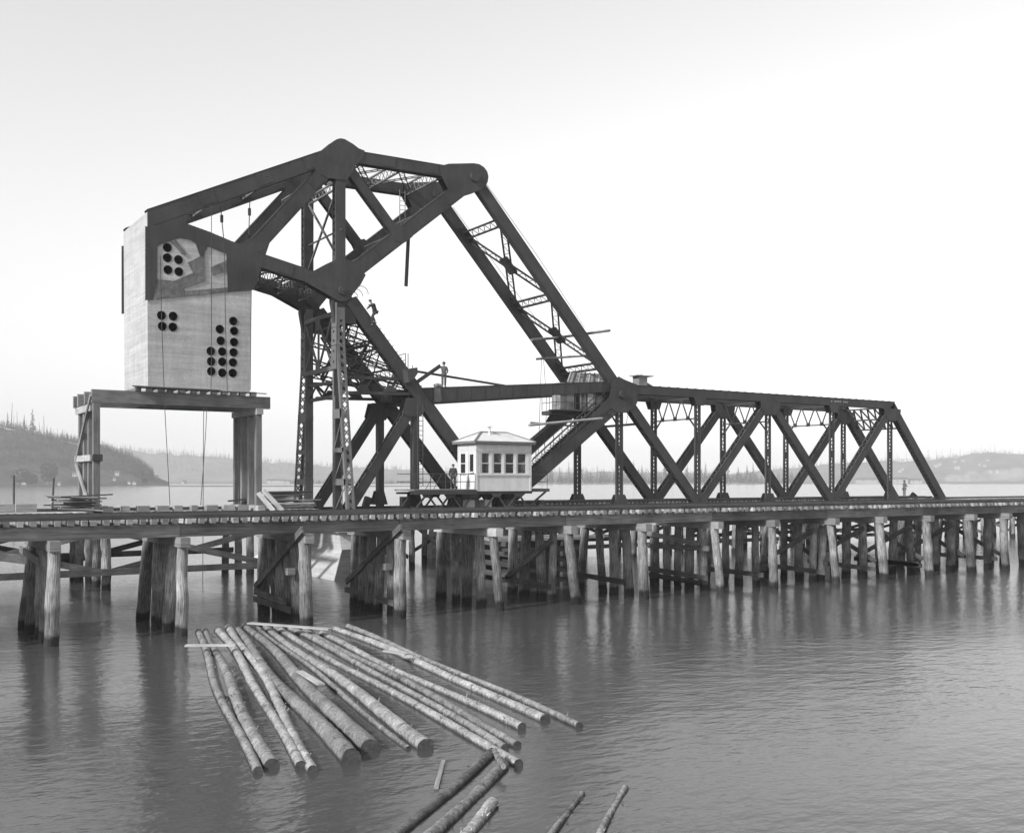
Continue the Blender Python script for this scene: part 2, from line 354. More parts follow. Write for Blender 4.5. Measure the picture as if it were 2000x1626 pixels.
for Yc, tagn in ((YN, 'n'), (YB, 'f')):
    o = boxmember(cw_tc0, cw_tc1, .95, .62, Yc, lace='-', cover='+', step=.5, double=True); obj('top_chord', o, 'steel', cwf)
    obj('top_chord', boxmember(xz(690, 305), xz(880, 336), .78, .62, Yc, lace='-', cover='+', step=.5), 'steel', cwf)
    obj('bottom_chord', boxmember(bc0, bc1, .85, .62, Yc, lace='+-', step=.45, double=True), 'steel', cwf)
    obj('diagonal', boxmember(dg0, dg1, .95, .62, Yc, lace='+-', step=.5), 'steel', cwf)
    m_ = MB(); x0, x1 = atx(656, YF), atx(675, YF); zt, zb = at(665, 330, YF).z, at(665, 540, YF).z
    m_.box(((x0 + x1) / 2, Yc - .285, (zt + zb) / 2), (x1 - x0, .03, zt - zb)); m_.box(((x0 + x1) / 2, Yc + .285, (zt + zb) / 2), (x1 - x0, .03, zt - zb))
    for x in (x0 + .01, x1 - .01):
        for e in (-1, 1): m_.box((x, Yc + e * .21, (zt + zb) / 2), (.03, .12, zt - zb))
        m_.lace((x, Yc - .2, zb), (x, Yc - .2, zt), (x, Yc + .2, zb), (x, Yc + .2, zt), 16, .06, .016, (1, 0, 0), True)
        m_.box((x, Yc, zb + .9), (.036, .5, 1.0)); m_.box((x, Yc, zt - .6), (.036, .5, .8))
    obj('post', m_, 'steel', cwf)
    obj('front_diagonal', boxmember(ac0, ac1, 1.0, .62, Yc, lace='+-', step=.5), 'steel', cwf)
    obj('strut', boxmember(xz(686, 332), midp, .62, .5, Yc, lace='+-', step=.6, sw=.1), 'steel', cwf)
    g = plates(MB(), apex, Yc, .62); rivets(g, xz(632, 302), xz(672, 346), Yc - .35); rivets(g, xz(700, 300), xz(672, 346), Yc - .35); obj('apex_gusset', g, 'steel', cwf)
    g = plates(MB(), agus, Yc, .62); rivets(g, xz(610, 537), xz(676, 510), Yc - .35); rivets(g, xz(610, 540), xz(664, 585), Yc - .35)
    pin = xz(668, 567); g.tube([(pin[0], Yc - .55, pin[1]), (pin[0], Yc + .55, pin[1])], .3, 16); g.tube([(pin[0], Yc - .6, pin[1]), (pin[0], Yc + .6, pin[1])], .12, 10)
    obj('trunnion_gusset', g, 'steel', cwf)
    g = plates(MB(), head, Yc, .62)
    ec = xz(926, 346); pts_ = [(ec[0] + .86 * math.cos(a / 12 * math.pi - 1.9), ec[1] + .86 * math.sin(a / 12 * math.pi - 1.9)) for a in range(13)]
    for i in range(12): g.beam(V3(pts_[i], Yc), V3(pts_[i + 1], Yc), .03, .66, (pts_[i][0] - ec[0], 0, pts_[i][1] - ec[1]))
    g.tube([(ec[0], Yc - .5, ec[1]), (ec[0], Yc + .5, ec[1])], .34, 16)
    obj('link_head', g, 'steel', cwf)
    gp = poly([(757, 440), (778, 436), (790, 446), (806, 462), (790, 474), (770, 470)]); obj('gusset', plates(MB(), gp, Yc, .60), 'steel', cwf)
for Yc in (YN, YB):
    for P_, Q_, ts_, h_ in ((cw_tc0, cw_tc1, (.3, .62, .9), .95), (xz(690, 305), xz(880, 336), (.35, .8), .78), (ac0, ac1, (.3, .62, .86), 1.0), (dg0, dg1, (.35, .75), .95), (bc0, bc1, (.35,), .85)):
        dd_, nn_ = inplane(P_, Q_)
        for t in ts_:
            c_ = offp(P_, Q_, t); a_, b_ = (c_[0] - dd_.x * .5, c_[1] - dd_.y * .5), (c_[0] + dd_.x * .5, c_[1] + dd_.y * .5); g = MB().beam(V3(a_, Yc - .325), V3(b_, Yc - .325), h_ * .8, .03, (nn_.x, 0, nn_.y))
            for k in (-.3, -.1, .1, .3): rivets(g, (a_[0] + nn_.x * h_ * k, a_[1] + nn_.y * h_ * k), (b_[0] + nn_.x * h_ * k, b_[1] + nn_.y * h_ * k), Yc - .34, .2, .028)
            obj('splice_plate', g, 'steel', cwf)
# plates on the sides of the concrete block
P_left = z1([(255, 770), (350, 770), (350, 920), (346, 1180), (320, 1338), (255, 1345)])
P_main = z1([(275, 650), (480, 598), (570, 600), (575, 745), (760, 812), (940, 888), (1000, 905), (1150, 815), (1230, 885), (1105, 1265), (902, 1278), (890, 975), (745, 920), (705, 1000), (685, 1000), (650, 900), (610, 870), (530, 855), (390, 900), (350, 920), (350, 770), (275, 770)])
P_low = z1([(346, 1180), (480, 1195), (630, 1130), (590, 1050), (720, 985), (722, 1190), (560, 1250), (560, 1310), (342, 1335)])
P_mid = z1([(770, 1085), (890, 1035), (890, 1112), (782, 1150)])
P_bot = z1([(563, 1272), (898, 1245), (900, 1280), (563, 1312)])
P_chan = z1([(455, 880), (490, 872), (575, 980), (545, 985)])
for Yo, sg in ((YF - .02, 1), (YB + .32, -1)):
    for nm, pp, mm, e in (('side_plate', P_left, 'steel', 0), ('side_plate', P_main, 'steel', 0.005), ('side_plate', P_low, 'stained', .02), ('side_plate', P_mid, 'stained', .02), ('side_plate', P_bot, 'stained', .03), ('channel', P_chan, 'stained', .0)):
        pp = [xz(a, b) for a, b in pp]
        g = MB().prism(pp, Yo + sg * e, Yo + sg * (e + .05))
        if pp and sg == 1 and nm == 'side_plate':
            for i in range(len(pp)): rivets(g, (pp[i][0] * .985 + sum(q[0] for q in pp) / len(pp) * .015, pp[i][1]), (pp[(i + 1) % len(pp)][0], pp[(i + 1) % len(pp)][1]), Yo + e, .22, .02)
        obj(nm, g, mm, cwf)
def weld(me):
    b = bmesh.new(); b.from_mesh(me); bmesh.ops.remove_doubles(b, verts=b.verts, dist=1e-4); bmesh.ops.recalc_face_normals(b, faces=b.faces); b.to_mesh(me); b.free()
# the concrete block with its pockets
cpoly = poly([(287, 414), (300, 418), (362, 441), (470, 478), (492, 486), (491, 566), (488, 767), (289, 757)], YF + .06)
cb = MB().prism(cpoly, YF + .06, YB + .24)
holes = [(457, 357), (457, 442), (550, 458), (462, 543), (553, 558), (408, 923), (505, 930), (415, 1013), (503, 1020), (1008, 970), (895, 1038), (1015, 1053), (903, 1135), (1014, 1146),
         (820, 1221), (915, 1225), (1010, 1232), (823, 1307), (916, 1310), (1005, 1316), (824, 1390), (916, 1402), (1003, 1404)]
block = obj('concrete_counterweight', cb, 'concrete', cwf, 'pale board-marked concrete block with round pipe pockets')
cut = MB(); hp = []
for hx, hy in holes:
    c = xz(220 + hx / 4.278, 400 + hy / 4.278, YF + .06); hp.append(c)
    cut.tube([(c[0], YF - .5, c[1]), (c[0], YF + 1.4, c[1])], .262, 20)
cm = cut.mesh('cut', base(cwf)); weld(cm); weld(block.data); co = link(bpy.data.objects.new('cut', cm)); co.location = cwf.location
md = block.modifiers.new('b', 'BOOLEAN'); md.object = co; md.operation = 'DIFFERENCE'; md.solver = 'EXACT'
bpy.context.view_layer.update(); dg = bpy.context.evaluated_depsgraph_get()
nm = bpy.data.meshes.new_from_object(block.evaluated_get(dg)); block.modifiers.clear(); block.data = nm
bpy.data.objects.remove(co)
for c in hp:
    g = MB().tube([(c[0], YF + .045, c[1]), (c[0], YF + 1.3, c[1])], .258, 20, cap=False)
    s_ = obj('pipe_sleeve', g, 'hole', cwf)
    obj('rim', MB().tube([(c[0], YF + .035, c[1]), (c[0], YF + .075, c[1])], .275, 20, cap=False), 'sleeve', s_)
# cross frames between the two trusses
g = MB()
def xframe(g, n0, n1, f0, f1, k, h, lace_n=10, nrm=(0, 0, 1)):
    pass
def cross(g, P, z=0, h=.5, n=9, t=.06, up=(0, 0, 1)):
    """a laced strut square across from truss to truss at P (X, z)"""
    a, b = V3(P, YN), V3(P, YB); u = Vector(up).normalized() * h / 2
    g.beam(a + u, b + u, .1, .12, up); g.beam(a - u, b - u, .1, .12, up)
    nv = Vector((0, 1, 0)).cross(Vector(up)); g.lace(a + u, b + u, a - u, b - u, n, .06, .02, nv, True); return g
def lateral(g, P, Q, n=12, wd=.34):
    """a pair of laced diagonals crossing from truss to truss between P and Q (both X, z)"""
    nr = Vector((-(Q[1] - P[1]), 0, Q[0] - P[0])).normalized()
    for a, b in ((V3(P, YN + .3), V3(Q, YB - .3)), (V3(P, YB - .3), V3(Q, YN + .3))):
        d = (b - a).normalized(); s = nr.cross(d) * wd / 2
        g.beam(a + s, b + s, .06, .07, nr); g.beam(a - s, b - s, .06, .07, nr); g.lace(a + s, b + s, a - s, b - s, n, .045, .015, nr)
    return g
cross(g, offp(cw_tc0, cw_tc1, .36)); cross(g, offp(cw_tc0, cw_tc1, .66)); lateral(g, offp(cw_tc0, cw_tc1, .16), offp(cw_tc0, cw_tc1, .36)); lateral(g, offp(cw_tc0, cw_tc1, .36), offp(cw_tc0, cw_tc1, .66)); lateral(g, offp(cw_tc0, cw_tc1, .66), offp(cw_tc0, cw_tc1, .97))
obj('top_lateral_bracing', g, 'steel_dull_lit', cwf)
g = MB(); t0, t1 = xz(700, 308), xz(870, 335)
cross(g, offp(t0, t1, .02), h=.9); cross(g, offp(t0, t1, .5), h=.7); lateral(g, offp(t0, t1, .02), offp(t0, t1, .5)); lateral(g, offp(t0, t1, .5), offp(t0, t1, .98)); cross(g, offp(t0, t1, .97), h=.8)
obj('front_lateral_bracing', g, 'steel_dull_lit', cwf)
g = MB()
for q in (.08, .35, .62, .9): cross(g, offp(bc0, bc1, q), h=.75, n=10)
lateral(g, offp(bc0, bc1, .08), offp(bc0, bc1, .35)); lateral(g, offp(bc0, bc1, .35), offp(bc0, bc1, .62)); lateral(g, offp(bc0, bc1, .62), offp(bc0, bc1, .9))
obj('bottom_lateral_bracing', g, 'steel_dull_lit', cwf)
g = MB()
for q in (.2, .42, .66): cross(g, offp(ac0, ac1, q), h=.7, n=10)
lateral(g, offp(ac0, ac1, .2), offp(ac0, ac1, .42)); lateral(g, offp(ac0, ac1, .42), offp(ac0, ac1, .66)); lateral(g, offp(ac0, ac1, .66), offp(ac0, ac1, .92))
obj('arm_lateral_bracing', g, 'steel_dull_lit', cwf)
g = MB(); ph, pl = at(665, 356, YF), at(665, 505, YF); xm = (x0 + x1) / 2
g.beam((xm, YN, ph.z), (xm, YB, pl.z), .12, .12); g.beam((xm, YB, ph.z), (xm, YN, pl.z), .12, .12); g.beam((xm, YN - .4, (ph.z + pl.z) / 2 - .6), (xm, YB + 1.1, (ph.z + pl.z) / 2 - .6), .09, .09)
cross(g, (xm, ph.z), h=.5); cross(g, offp(dg0, dg1, .7), h=.4)
obj('post_bracing', g, 'steel_dull_lit', cwf)

# ================================================================== LINK
T0 = (atx(1214, YF), xz(1214, 770)[1])
lk = thing('counterweight_link', (T0[0], 67, 13.2), 'pair of long sloping steel links tied by laced cross bracing', 'steel link')
lk0, lk1 = xz(932, 352), xz(1203, 748)
for Yc in (YN, YB): obj('link_bar', boxmember(lk0, lk1, .84, .44, Yc, lace='', cover='+-', sw=.12), 'steel', lk)
ld, ln = inplane(lk0, lk1)
def lt(px, py): p = xz(px, py); return ((p[0] - lk0[0]) * ld.x + (p[1] - lk0[1]) * ld.y) / math.hypot(lk1[0] - lk0[0], lk1[1] - lk0[1])
ts = [lt(976, 440), lt(1077, 586), lt(1170, 722)]
def lerp2(a, b, t): return (a[0] + (b[0] - a[0]) * t, a[1] + (b[1] - a[1]) * t)
for t in ts:
    P = lerp2(lk0, lk1, t); g = MB(); u = Vector((ld.x, 0, ld.y)) * .28
    a, b = V3(P, YN + .2), V3(P, YB - .2); n3 = (ln.x, 0, ln.y)
    g.beam(a + u, b + u, .22, .1, n3); g.beam(a - u, b - u, .22, .1, n3); g.lace(a + u, b + u, a - u, b - u, 12, .06, .02, n3, False)
    obj('cross_strut', g, 'steel', lk)
    for Yc, sg in ((YN, 1), (YB, -1)):
        q = V3(P, Yc + sg * .52); w = Vector((ld.x, 0, ld.y)); obj('batten_plate', MB().beam(q - w * .75, q + w * .75, .03, .62, n3), 'steel', lk)
for a, b in ((ts[0], ts[1]), (ts[1], ts[2])):
    Pa, Pb = lerp2(lk0, lk1, a + .02), lerp2(lk0, lk1, b - .02); n3 = Vector((ln.x, 0, ln.y))
    for y0, y1 in ((YN + .3, YB - .3), (YB - .3, YN + .3)):
        p, q = V3(Pa, y0), V3(Pb, y1); d = (q - p).normalized(); s = n3.cross(d) * .29; g = MB()
        g.beam(p + s, q + s, .14, .07, n3); g.beam(p - s, q - s, .14, .07, n3); g.lace(p + s, q + s, p - s, q - s, 16, .05, .016, n3)
        obj('cross_brace', g, 'steel', lk)
    c = V3(lerp2(Pa, Pb, .5), (YN + YB) / 2); w = Vector((ld.x, 0, ld.y)) * .72; obj('centre_plate', MB().beam(c - w, c + w, .18, .95, n3), 'steel', lk)

# ================================================================== LIFT SPAN
X0 = atx(1214, YF); PN = (atx(1743, YF) - X0) / 4; ZT, ZB = 13.2, 3.95
HEEL = (40.4, 4.5)
leaf = thing('lift_span', (X0, 67, 3.7), 'long riveted steel through truss of the lift span with laced posts', 'bridge span')
for Yc in (YN, YB):
    nr_ = Yc == YN
    tc = boxmember((X0 - .3, ZT), (X0 + 4 * PN + .35, ZT), .68, .6, Yc, lace='-', cover='+', step=.5)
    tco = obj('top_chord', tc, 'steel', leaf)
    g = MB()
    for i in range(34): g.box((X0 + 1.2 + i * (4 * PN - 1.5) / 33, Yc, ZT + .375), (.12, .5, .05))
    obj('rivet_row', g, 'steel', tco)
    obj('bottom_chord', boxmember((HEEL[0], ZB), (X0 + 5 * PN, ZB), .42, .5, Yc, lace='+-', step=.6), 'steel', leaf)
    for k in range(5):
        x = X0 + k * PN; wd = .62 if k else .68
        obj('post', postmember((x, ZB), (x, ZT - .3), wd, .46, Yc, step=.34, sw=wd * (.43 if k == 0 else .40 if k == 1 else .34)), 'steel', leaf)
        obj('foot_gusset', plates(MB(), [(x - .8, ZB - .2), (x + .8, ZB - .2), (x + .72, ZB + .25), (x + .36, ZB + .95), (x - .36, ZB + .95), (x - .72, ZB + .25)], Yc, .5), 'steel', leaf)
    for k0, k1 in ((0, 1), (2, 1), (2, 3), (4, 3)):
        p, q = (X0 + k0 * PN, ZT - .2), (X0 + k1 * PN, ZB + .05)
        obj('diagonal', boxmember(p, q, .72 if k0 == 0 else .66, .56, Yc, lace='+-', cover='+' if k0 == 0 else '', step=.40, double=False, sw=.05), 'steel', leaf)
    obj('end_post', boxmember((X0 + 4 * PN, ZT), (X0 + 5 * PN - .2, ZB + .1), .74, .6, Yc, lace='-', cover='+', step=.5, double=True, sw=.06), 'steel', leaf)
    obj('end_post', boxmember((HEEL[0] + .2, HEEL[1] - .5), (X0 + .1, ZT - 1.0), .82, .6, Yc, lace='+-', step=.5), 'steel', leaf)
    for k in (2, 4):
        x = X0 + k * PN; obj('gusset', plates(MB(), [(x - 1.25, ZT - .35), (x + 1.25, ZT - .35), (x + 1.15, ZT - .9), (x + .55, ZT - 1.5), (x - .55, ZT - 1.5), (x - 1.15, ZT - .9)], Yc, .6), 'steel', leaf)
    for k in (1, 3):
        x = X0 + k * PN; obj('gusset', plates(MB(), [(x - .7, ZT - .3), (x + .7, ZT - .3), (x + .4, ZT - 1.0), (x - .4, ZT - 1.0)], Yc, .58), 'steel', leaf)
    g = plates(MB(), poly([(1196, 742), (1208, 735), (1219, 741), (1244, 751), (1244, 787), (1236, 796), (1222, 806), (1206, 806), (1192, 797), (1172, 812), (1152, 822), (1160, 806), (1190, 775)]), Yc, .62)
    for q in range(5):
        a_, b_ = xz(1224 + q * 3.6, 768), xz(1221 + q * 3.8, 800); rivets(g, a_, b_, Yc - .34, .2)
    g.tube([(T0[0], Yc - .55, T0[1]), (T0[0], Yc + .55, T0[1])], .3, 14); obj('hip_gusset', g, 'steel', leaf)
    g = MB(); g.tube([(HEEL[0], Yc - .6, HEEL[1]), (HEEL[0], Yc + .6, HEEL[1])], .45, 18)
    plates(g, [(HEEL[0] - .9, HEEL[1] - .7), (HEEL[0] + 1.3, HEEL[1] - .7), (HEEL[0] + 1.6, HEEL[1] + .6), (HEEL[0] + .7, HEEL[1] + 1.2), (HEEL[0] - .5, HEEL[1] + .9)], Yc, .62); obj('heel_gusset', g, 'steel', leaf)
# sway frames, portal, laterals
for k in range(0, 4):
    x = X0 + k * PN; g = MB(); zt, zb = ZT - .35, ZT - 2.05
    g.beam((x, YN, zb), (x, YB, zb), .1, .14); g.beam((x, YN, zt), (x, YB, zt), .1, .14)
    for i in range(6):
        y0, y1 = YN + .35 + i * (W - .7) / 6, YN + .35 + (i + 1) * (W - .7) / 6; za, zc = (zt, zb) if i % 2 == 0 else (zb, zt)
        g.beam((x, y0, za), (x, y1, zc), .08, .08, (1, 0, 0))
        if i % 2 == 0: g.box((x, y1, zb + .08), (.04, .42, .34))
        else: g.box((x, y1, zt - .05), (.04, .36, .24))
    for y, s in ((YN, 1), (YB, -1)): g.beam((x, y, zb - 1.0), (x, y + s * .95, zb), .1, .1, (1, 0, 0))
    obj('sway_frame', g, 'steel', leaf)
g = MB(); x = X0 + 4 * PN
for q in (0.02, .13, .23):
    p = lerp2((x, ZT), (X0 + 5 * PN, ZB), q); g.beam(V3(p, YN), V3(p, YB), .14, .2)
pa, pb = lerp2((x, ZT), (X0 + 5 * PN, ZB), .02), lerp2((x, ZT), (X0 + 5 * PN, ZB), .23)
for i in range(6): g.beam(V3(pa, YN + .3 + i * .82), V3(pb, YN + .3 + (i + 1) * .82), .12, .1, (1, 0, .5)); g.beam(V3(pb, YN + .3 + i * .82), V3(pa, YN + .3 + (i + 1) * .82), .12, .1, (1, 0, .5))
obj('portal_bracing', g, 'steel', leaf)
for k in range(4): obj('top_lateral', lateral(MB(), (X0 + k * PN + .2, ZT - .1), (X0 + (k + 1) * PN - .2, ZT - .1), 18, .3), 'steel', leaf)
# floor: floor beams, stringers, ties, rails
for k in range(-1, 6):
    x = X0 + k * PN if k >= 0 else HEEL[0] + .8; obj('floor_beam', MB().box((x, (YN + YB) / 2, 3.72), (.35, W - .5, .8)), 'steel', leaf)
for y in (YN + 1.6, YB - 1.6): obj('stringer', MB().box(((HEEL[0] + X0 + 5 * PN) / 2, y, 3.83), (X0 + 5 * PN - HEEL[0], .25, .5)), 'steel', leaf)
tie_me = MB().box((0, 0, 0), (.22, 4.3, .2)).mesh('bridge_tie'); tie_me.materials.append(M['timber'])
nx = int((X0 + 5 * PN - HEEL[0] - 1) / .42)
rr = random.Random(3)
for i in range(nx): inst('tie', tie_me, leaf, (HEEL[0] + .8 + i * .42, (YN + YB) / 2 + rr.uniform(-.06, .06), 4.18 + .004), (0, 0, rr.uniform(-.015, .015)))
def rail(g, x0, x1, y, z):
    g.box(((x0 + x1) / 2, y, z + .02), (x1 - x0, .13, .03)); g.box(((x0 + x1) / 2, y, z + .075), (x1 - x0, .03, .09)); g.box(((x0 + x1) / 2, y, z + .135), (x1 - x0, .075, .04)); return g
for y in (YN + W / 2 - .76, YN + W / 2 + .76): obj('rail', rail(MB(), HEEL[0], X0 + 5 * PN - .1, y, 4.285), 'rail', leaf)
for y in (YN + .75, YB - .75): obj('guard_timber', MB().box(((HEEL[0] + X0 + 5 * PN) / 2, y, 4.36), (X0 + 5 * PN - HEEL[0] - 1.5, .2, .15)), 'timber_dark', leaf)
# lettering stencilled on the near top chord
def stencil(x, text, w):
    g = MB(); k = 0
    for ch in text:
        if ch != ' ': g.box((x + k, YN - .335, ZT + .02), (w * .68, .012, .16))
        k += w
    return g
obj('stencil_lettering', stencil(X0 + 2.95 * PN, '- ---- ---', .24), 'lettering', leaf)
# machinery cabin hung between the trusses
cab = obj('machinery_cabin', MB().box((48.95, 65.95, 12.5), (4.1, 1.1, 2.1)), 'cabin', leaf)
def slab(q, t): 
    g = MB(); g.add([Vector(v) for v in q] + [Vector(v) - Vector((0, 0, t)) for v in q], [(0, 1, 2, 3), (7, 6, 5, 4), (0, 4, 5, 1), (1, 5, 6, 2), (2, 6, 7, 3), (3, 7, 4, 0)]); return g
RQ = [(47.4, 65.1, 13.55), (50.9, 65.1, 13.55), (52.2, 66.7, 14.6), (48.9, 66.7, 14.55)]
obj('cabin_roof', slab(RQ, .12), 'cabin', cab)
for i in range(8):
    t = i / 7; p_, q_ = Vector(RQ[0]).lerp(Vector(RQ[1]), t), Vector(RQ[3]).lerp(Vector(RQ[2]), t); obj('roof_batten', MB().beam(p_ + Vector((0, 0, .04)), q_ + Vector((0, 0, .04)), .07, .1), 'steel' if i % 2 else 'timber_new', cab)
for i, (x, w, mm) in enumerate(((47.55, 1.3, 'cabin'), (48.85, .12, 'timber_new'), (49.3, .12, 'timber_new'), (49.85, .5, 'curtain'), (50.25, .1, 'timber_new'))): obj('wall_panel', MB().box((x, 65.38, 12.5), (w, .04, 2.0)), mm, cab)
obj('doorway', MB().box((48.5, 65.385, 12.4), (.55, .03, 1.75)), 'hole', cab)
g = MB().box((48.6, 64.95, 11.36), (5.6, .9, .08)); g.box((48.6, 65.9, 11.2), (5.2, 1.4, .3)); plat = obj('cabin_platform', g, 'steel', leaf)
g = MB()
for i in range(7): g.tube([(45.9 + i * .9, 64.52, 11.4), (45.9 + i * .9, 64.52, 12.5)], .025, 6)
for z in (11.95, 12.5): g.tube([(45.9, 64.52, z), (51.3, 64.52, z)], .025, 6)
for z in (11.95, 12.5): g.tube([(45.9, 64.52, z), (45.9, 66.4, z)], .025, 6)
for y in (65.4, 66.4): g.tube([(45.9, y, 11.4), (45.9, y, 12.5)], .025, 6)
obj('railing', g, 'steel', plat)
# stair up the end post
s0, s1 = xz(1040, 921, YF + .1), xz(1174, 797, YF + .1); st = obj('stair', MB().beam(V3(s0, YF + .1), V3(s1, YF + .1), .24, .05).beam(V3(s0, YF + .75), V3(s1, YF + .75), .24, .05), 'steel', leaf)
for i in range(29):
    p = lerp2(s0, s1, (i + .5) / 29); obj('tread', MB().box((p[0], YF + .42, p[1] + .22), (.32, .7, .06)).prism([(p[0] - .16, p[1] + .2), (p[0] + .15, p[1] + .2), (p[0] + .15, p[1] - .05), (p[0] - .02, p[1] - .1)], YF + .06, YF + .1), 'steel', st)
g = MB()
for y in (YF + .05, YF + .82):
    for h in (.5, .98): g.tube([(s0[0], y, s0[1] + h), (s1[0], y, s1[1] + h)], .036, 6)
    for i in range(9): p = lerp2(s0, s1, i / 8); g.tube([(p[0], y, p[1]), (p[0], y, p[1] + .98)], .032, 6)
obj('handrail', g, 'steel', st)
g = MB(); hc = xz(1190, 808); 
for i in range(12):
    a, b = i / 6 * math.pi, (i + 1) / 6 * math.pi; g.tube([(hc[0] + .19 * math.cos(a), YF - .2, hc[1] + .19 * math.sin(a)), (hc[0] + .19 * math.cos(b), YF - .2, hc[1] + .19 * math.sin(b))], .028, 5)
for i in range(2): a = i * math.pi / 2; g.tube([(hc[0] - .19 * math.cos(a), YF - .2, hc[1] - .19 * math.sin(a)), (hc[0] + .19 * math.cos(a), YF - .2, hc[1] + .19 * math.sin(a))], .02, 5)
g.tube([(hc[0], YF - .2, hc[1]), (hc[0], YF + .3, hc[1])], .03, 6); obj('hand_wheel', g, 'steel', leaf)

# ================================================================== OPERATING STRUTS
for Yc, lab in ((YN + .35, 'near of two deep plate girder struts reaching from tower to lift span'), (YB - .35, 'far operating strut half hidden behind the near plate girder')):
    p, q = xz(815, 772, YF + .5), xz(1206, 754, YF + .5); os_ = thing('operating_strut', (p[0], Yc, p[1]), lab, 'steel strut')
    obj('girder_web', boxmember(p, q, 1.02, .36, Yc, lace='', cover='+-', h2=.76), 'steel', os_)
    for i in range(15):
        t = (i + .6) / 15; c = lerp2(p, q, t); h = 1.02 + (.76 - 1.02) * t; obj('stiffener', MB().box((c[0], Yc - .19, c[1]), (.06, .05, h - .1)), 'steel', os_)
    e = lerp2(p, q, .07); obj('end_bracket', MB().prism([(e[0], e[1] + .5), (e[0] + .5, e[1] + .5), (e[0] + .62, e[1] - .3), (e[0] + .5, e[1] - .5), (e[0], e[1] - .5)], Yc - .3, Yc - .2), 'steel_dull_lit', os_)

